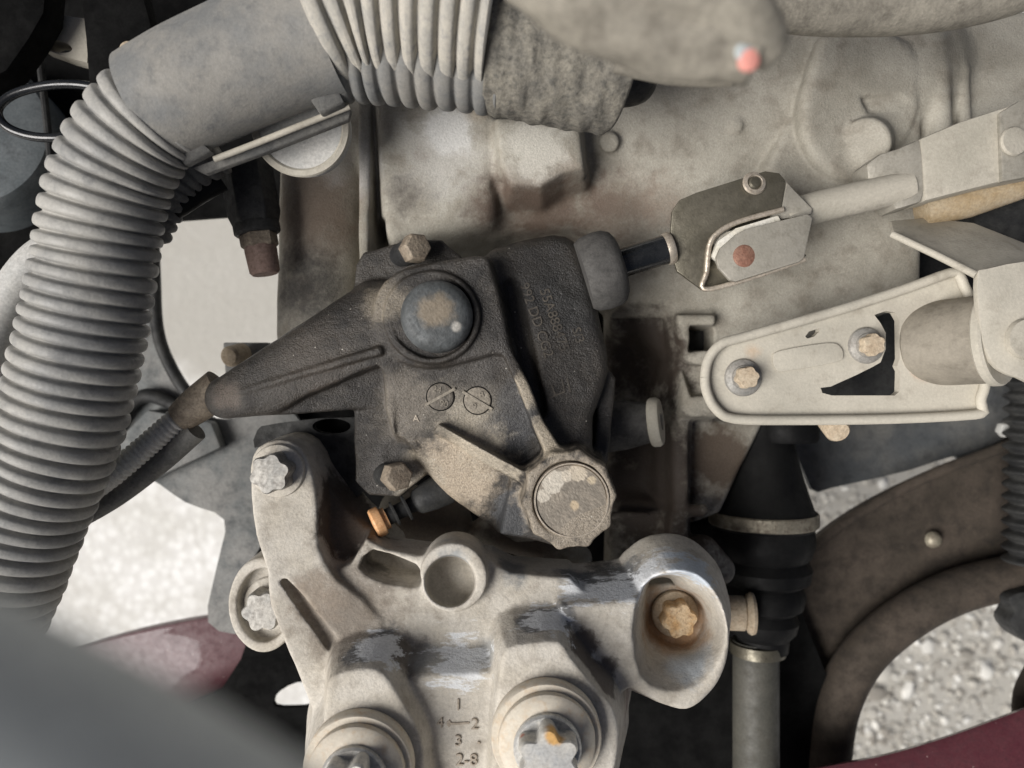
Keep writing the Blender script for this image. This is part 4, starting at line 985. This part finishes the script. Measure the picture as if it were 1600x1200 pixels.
for (x, y, r, rot) in ((1160, 590, 31, 0.2), (1352, 540, 30, 0.5)):
    c = pw(x, y, -100)
    b = part('bolt', star_rings(c, 19, 12, 34, (0.0, 0, 1), rot, 0.075), M['tan_bolt'], cbk)
    part('flange', lathe([(0, 0), (r, 0), (r + 1, 3), (r - 1, 7), (21, 10), (20, 14), (0, 14)], c, (0, 0, 1), 44), M['bolt'], b)
bc_, bx_ = pw(1448, 538, -130), (0.6, 0.05, 0.8)
part('bush_shell', lathe([(0, -16), (66, -16), (72, -10), (73, 0), (73, 98), (0, 98)], bc_, bx_, 72), M['shell'], cbk)
part('bush_ring', ring_lathe([(56, 97), (75, 97), (78, 100), (78, 110), (75, 114), (58, 114), (56, 108)], bc_, bx_, 72), M['link'], cbk)
part('bush_core', lathe([(0, 92), (54, 92), (54, 128), (0, 130)], bc_, bx_, 56), M['tan_bolt'], cbk)
fb = thing('small_bolt_end', 'small tan bolt tip under the lower rim of the cable bracket', 'bolt', (1300, 662, -160))
part('bolt_tip', lathe([(0, -20), (22, -20), (22, 20), (18, 26), (0, 27)], pw(1302, 664, -170), (0, -0.5, 1), 28), M['tan_bolt'], fb)
nb = thing('pale_nut', 'small pale nut beside the corrugated boot', 'nut', (1566, 670, -520))
part('nut_body', hex_rings(pw(1566, 671, -540), 18, 0, 22, (0, 0, 1), 0.2), M['pale_tube'], nb, bevel=2)

# ================================================================== conduits
big = thing('wiring_conduit', 'thick dusty grey ribbed hose curving down from a smooth elbow sleeve', 'conduit', (180, 420, -60))
def ribs(pitch, depth, width=0.30, phase=0.0):
    def f(s, th):
        u = (s / pitch + phase + 0.06 * math.sin(s * 0.021) + 0.03 * math.sin(s * 0.057)) % 1.0
        d_ = min(u, 1 - u) / width
        g = math.exp(-(d_ * 1.9) ** 2)
        k_ = math.floor(s / pitch + phase)
        return (1 - depth * g + 0.012 * math.cos(2 * math.pi * u + math.pi)) * (1 + 0.006 * math.sin(k_ * 12.9898)) + 0.006 * np.sin(th * 2 + k_ * 2.1) + 0.004 * np.sin(th * 5 + k_)
    return f
path = [(-45, 1010, -10), (5, 890, -5), (42, 795, 0), (82, 700, 5), (108, 615, 10), (130, 520, 18), (148, 425, 26), (160, 340, 36), (180, 268, 46), (215, 205, 56), (262, 160, 62), (300, 140, 66)]
part('ribbed_hose', tube(pts(path), [91, 92, 92, 92, 91, 90, 88, 86, 84, 82, 80, 80], 72, 1.6, ribs(23.4, 0.105, 0.24)), M['conduit'], big, sharp=None)
el = part('elbow_sleeve', tube(pts([(236, 168, 60), (300, 136, 66), (380, 100, 70), (460, 66, 74), (512, 48, 76)]), [84, 88, 90, 93, 96], 72, 5), M['sleeve'], big, sharp=40)
part('seam_rail', tube(pts([(335, 249, 40), (400, 224, 44), (470, 196, 48), (546, 166, 52)]), 5, 14), M['link'], el)
part('seam_flange', prism(pts([(300, 262, 26), (420, 218, 32), (548, 170, 40), (545, 186, 30), (420, 236, 24), (320, 272, 20)]), 14), M['dark_sleeve'], el, bevel=3)
part('latch', prism(pts([(478, 146, 92), (520, 124, 96), (538, 160, 74), (500, 178, 70)]), 20), M['dark_sleeve'], el, bevel=4)
part('latch', prism(pts([(258, 224, 84), (300, 208, 88), (330, 236, 60), (288, 258, 54)]), 18), M['dark_sleeve'], el, bevel=4)
part('ribbed_section', tube(pts([(492, 30, 90), (560, 6, 92), (640, 4, 92), (720, 14, 92), (775, 24, 92)]), [98, 104, 108, 110, 108], 80, 1.6, ribs(28.0, 0.10, 0.24)), M['conduit_bright'], big, sharp=None)
part('lower_shell', tube(pts([(524, 60, 58), (580, 58, 56), (660, 64, 56), (740, 74, 56), (790, 82, 56)]), [92, 94, 94, 93, 92], 64, 2.0, ribs(28.0, 0.06, 0.24, 0.3)), M['sleeve'], big, sharp=None)
wrap = lambda s, th: 1 + 0.012 * np.sin(th * 3 + s * 0.11) + 0.010 * np.sin(th * 7 - s * 0.23) + 0.014 * (((s / 34 + th / 6.283) % 1.0))
part('cloth_tape_wrap', tube(pts([(768, 66, 60), (830, 76, 58), (900, 90, 54), (955, 102, 48), (968, 105, 46)]), [100, 103, 102, 99, 94], 72, 3.0, wrap), M['tape'], big, sharp=None)
part('dark_plug', tube(pts([(930, 112, 10), (972, 116, 8), (1008, 118, 4), (1022, 118, 2)]), [52, 50, 40, 20], 28, 4), M['dark_plastic'], big)

lo = thing('inner_ribbed_hose', 'ribbed hose inside the bend with its shade painted dark grey', 'hose', (280, 270, -60))
part('hose_wall', tube(pts([(215, 360, -60), (240, 310, -55), (275, 262, -50), (330, 225, -50)]), 52, 40, 2.0, ribs(20, 0.10)), M['dark_sleeve'], lo, sharp=None)  # dark grey paints the shade on the ribs inside the bend

fh = thing('foam_wrapped_branch', 'blurred foam-wrapped harness branch with a red and white marked tip', 'harness', (1050, 60, 330))
fo = lambda s, th: 1 + 0.05 * np.sin(th * 2 + s * 0.03) + 0.03 * np.sin(th * 5 + s * 0.08)
part('foam_sleeve', tube(pts([(840, -60, 540), (900, -15, 545), (970, 20, 548), (1040, 42, 552), (1110, 62, 556), (1185, 88, 560)]), [40, 41, 38, 37, 33, 24], 48, 4, fo), M['foam'], fh, sharp=None)
part('foam_sleeve', tube(pts([(960, -70, 565), (1040, -16, 570), (1110, 14, 570), (1165, 44, 568), (1212, 86, 560)]), [32, 32, 31, 28, 14], 40, 4, fo), M['foam'], fh, sharp=None)
part('side_wire', tube(pts([(965, 86, 300), (1010, 96, 300), (1070, 108, 310), (1150, 116, 340)]), [20, 21, 19, 13], 24, 4), M['foam'], fh)
part('red_band', lathe([(0, -6), (8.5, -6), (8.5, 1), (7, 2), (0, 2.5)], pw(1170, 94, 580), (0.1, -0.3, 1), 28), M['marker_red'], fh)
part('white_band', lathe([(0, -6), (7, -6), (7, 1), (6, 1.6), (0, 1.8)], pw(1162, 80, 582), (0.1, -0.2, 1), 28), M['marker_white'], fh)

th_ = thing('thin_ribbed_cable', 'thin ribbed grey cable plugged into the tip of the cone arm', 'cable', (220, 700, -100))
part('ribbed_jacket', tube(pts([(60, 830, -110), (120, 782, -100), (170, 745, -95), (225, 700, -104), (275, 657, -110), (305, 634, -112)]), 21, 28, 1.2, ribs(9.6, 0.14, 0.4)), M['pale_tube'], th_, sharp=None)
part('sleeve', tube(pts([(280, 654, -112), (306, 634, -112), (345, 604, -112)]), [25, 31, 33], 36, 4), M['brown_bolt'], th_)
part('lower_strand', tube(pts([(110, 815, -140), (180, 775, -135), (250, 722, -130), (306, 672, -120)]), 20, 20, 4), M['dark_sleeve'], th_)
bkp = thing('slotted_plate', 'dark slotted plate between cone arm and mount bracket', 'plate', (480, 670, -160))
part('plate', prism(pts(smooth_loop([(398, 700), (402, 672), (430, 662), (560, 652), (580, 690), (575, 760), (520, 790), (470, 690), (440, 682)], 2), -170), 24, [pts(ellipse(518, 666, 30, 12, -170, 24), -170)]), M['dark_plastic'], bkp)
part('slot_shade_backing', prism(pts([(470, 655), (566, 650), (566, 690), (470, 690)], -215), 12), M['black_void'], bkp)  # black slab added to make the slot look unlit

# near, out-of-focus hose at the lower left
nh = thing('near_hose', 'out-of-focus smooth grey hose close to the lens', 'hose', (100, 1150, 880))
part('hose_wall', tube(pts([(-700, 920, 995), (-300, 1080, 995), (100, 1270, 995), (500, 1520, 995)]), 33, 48, 5), M['near_hose'], nh)
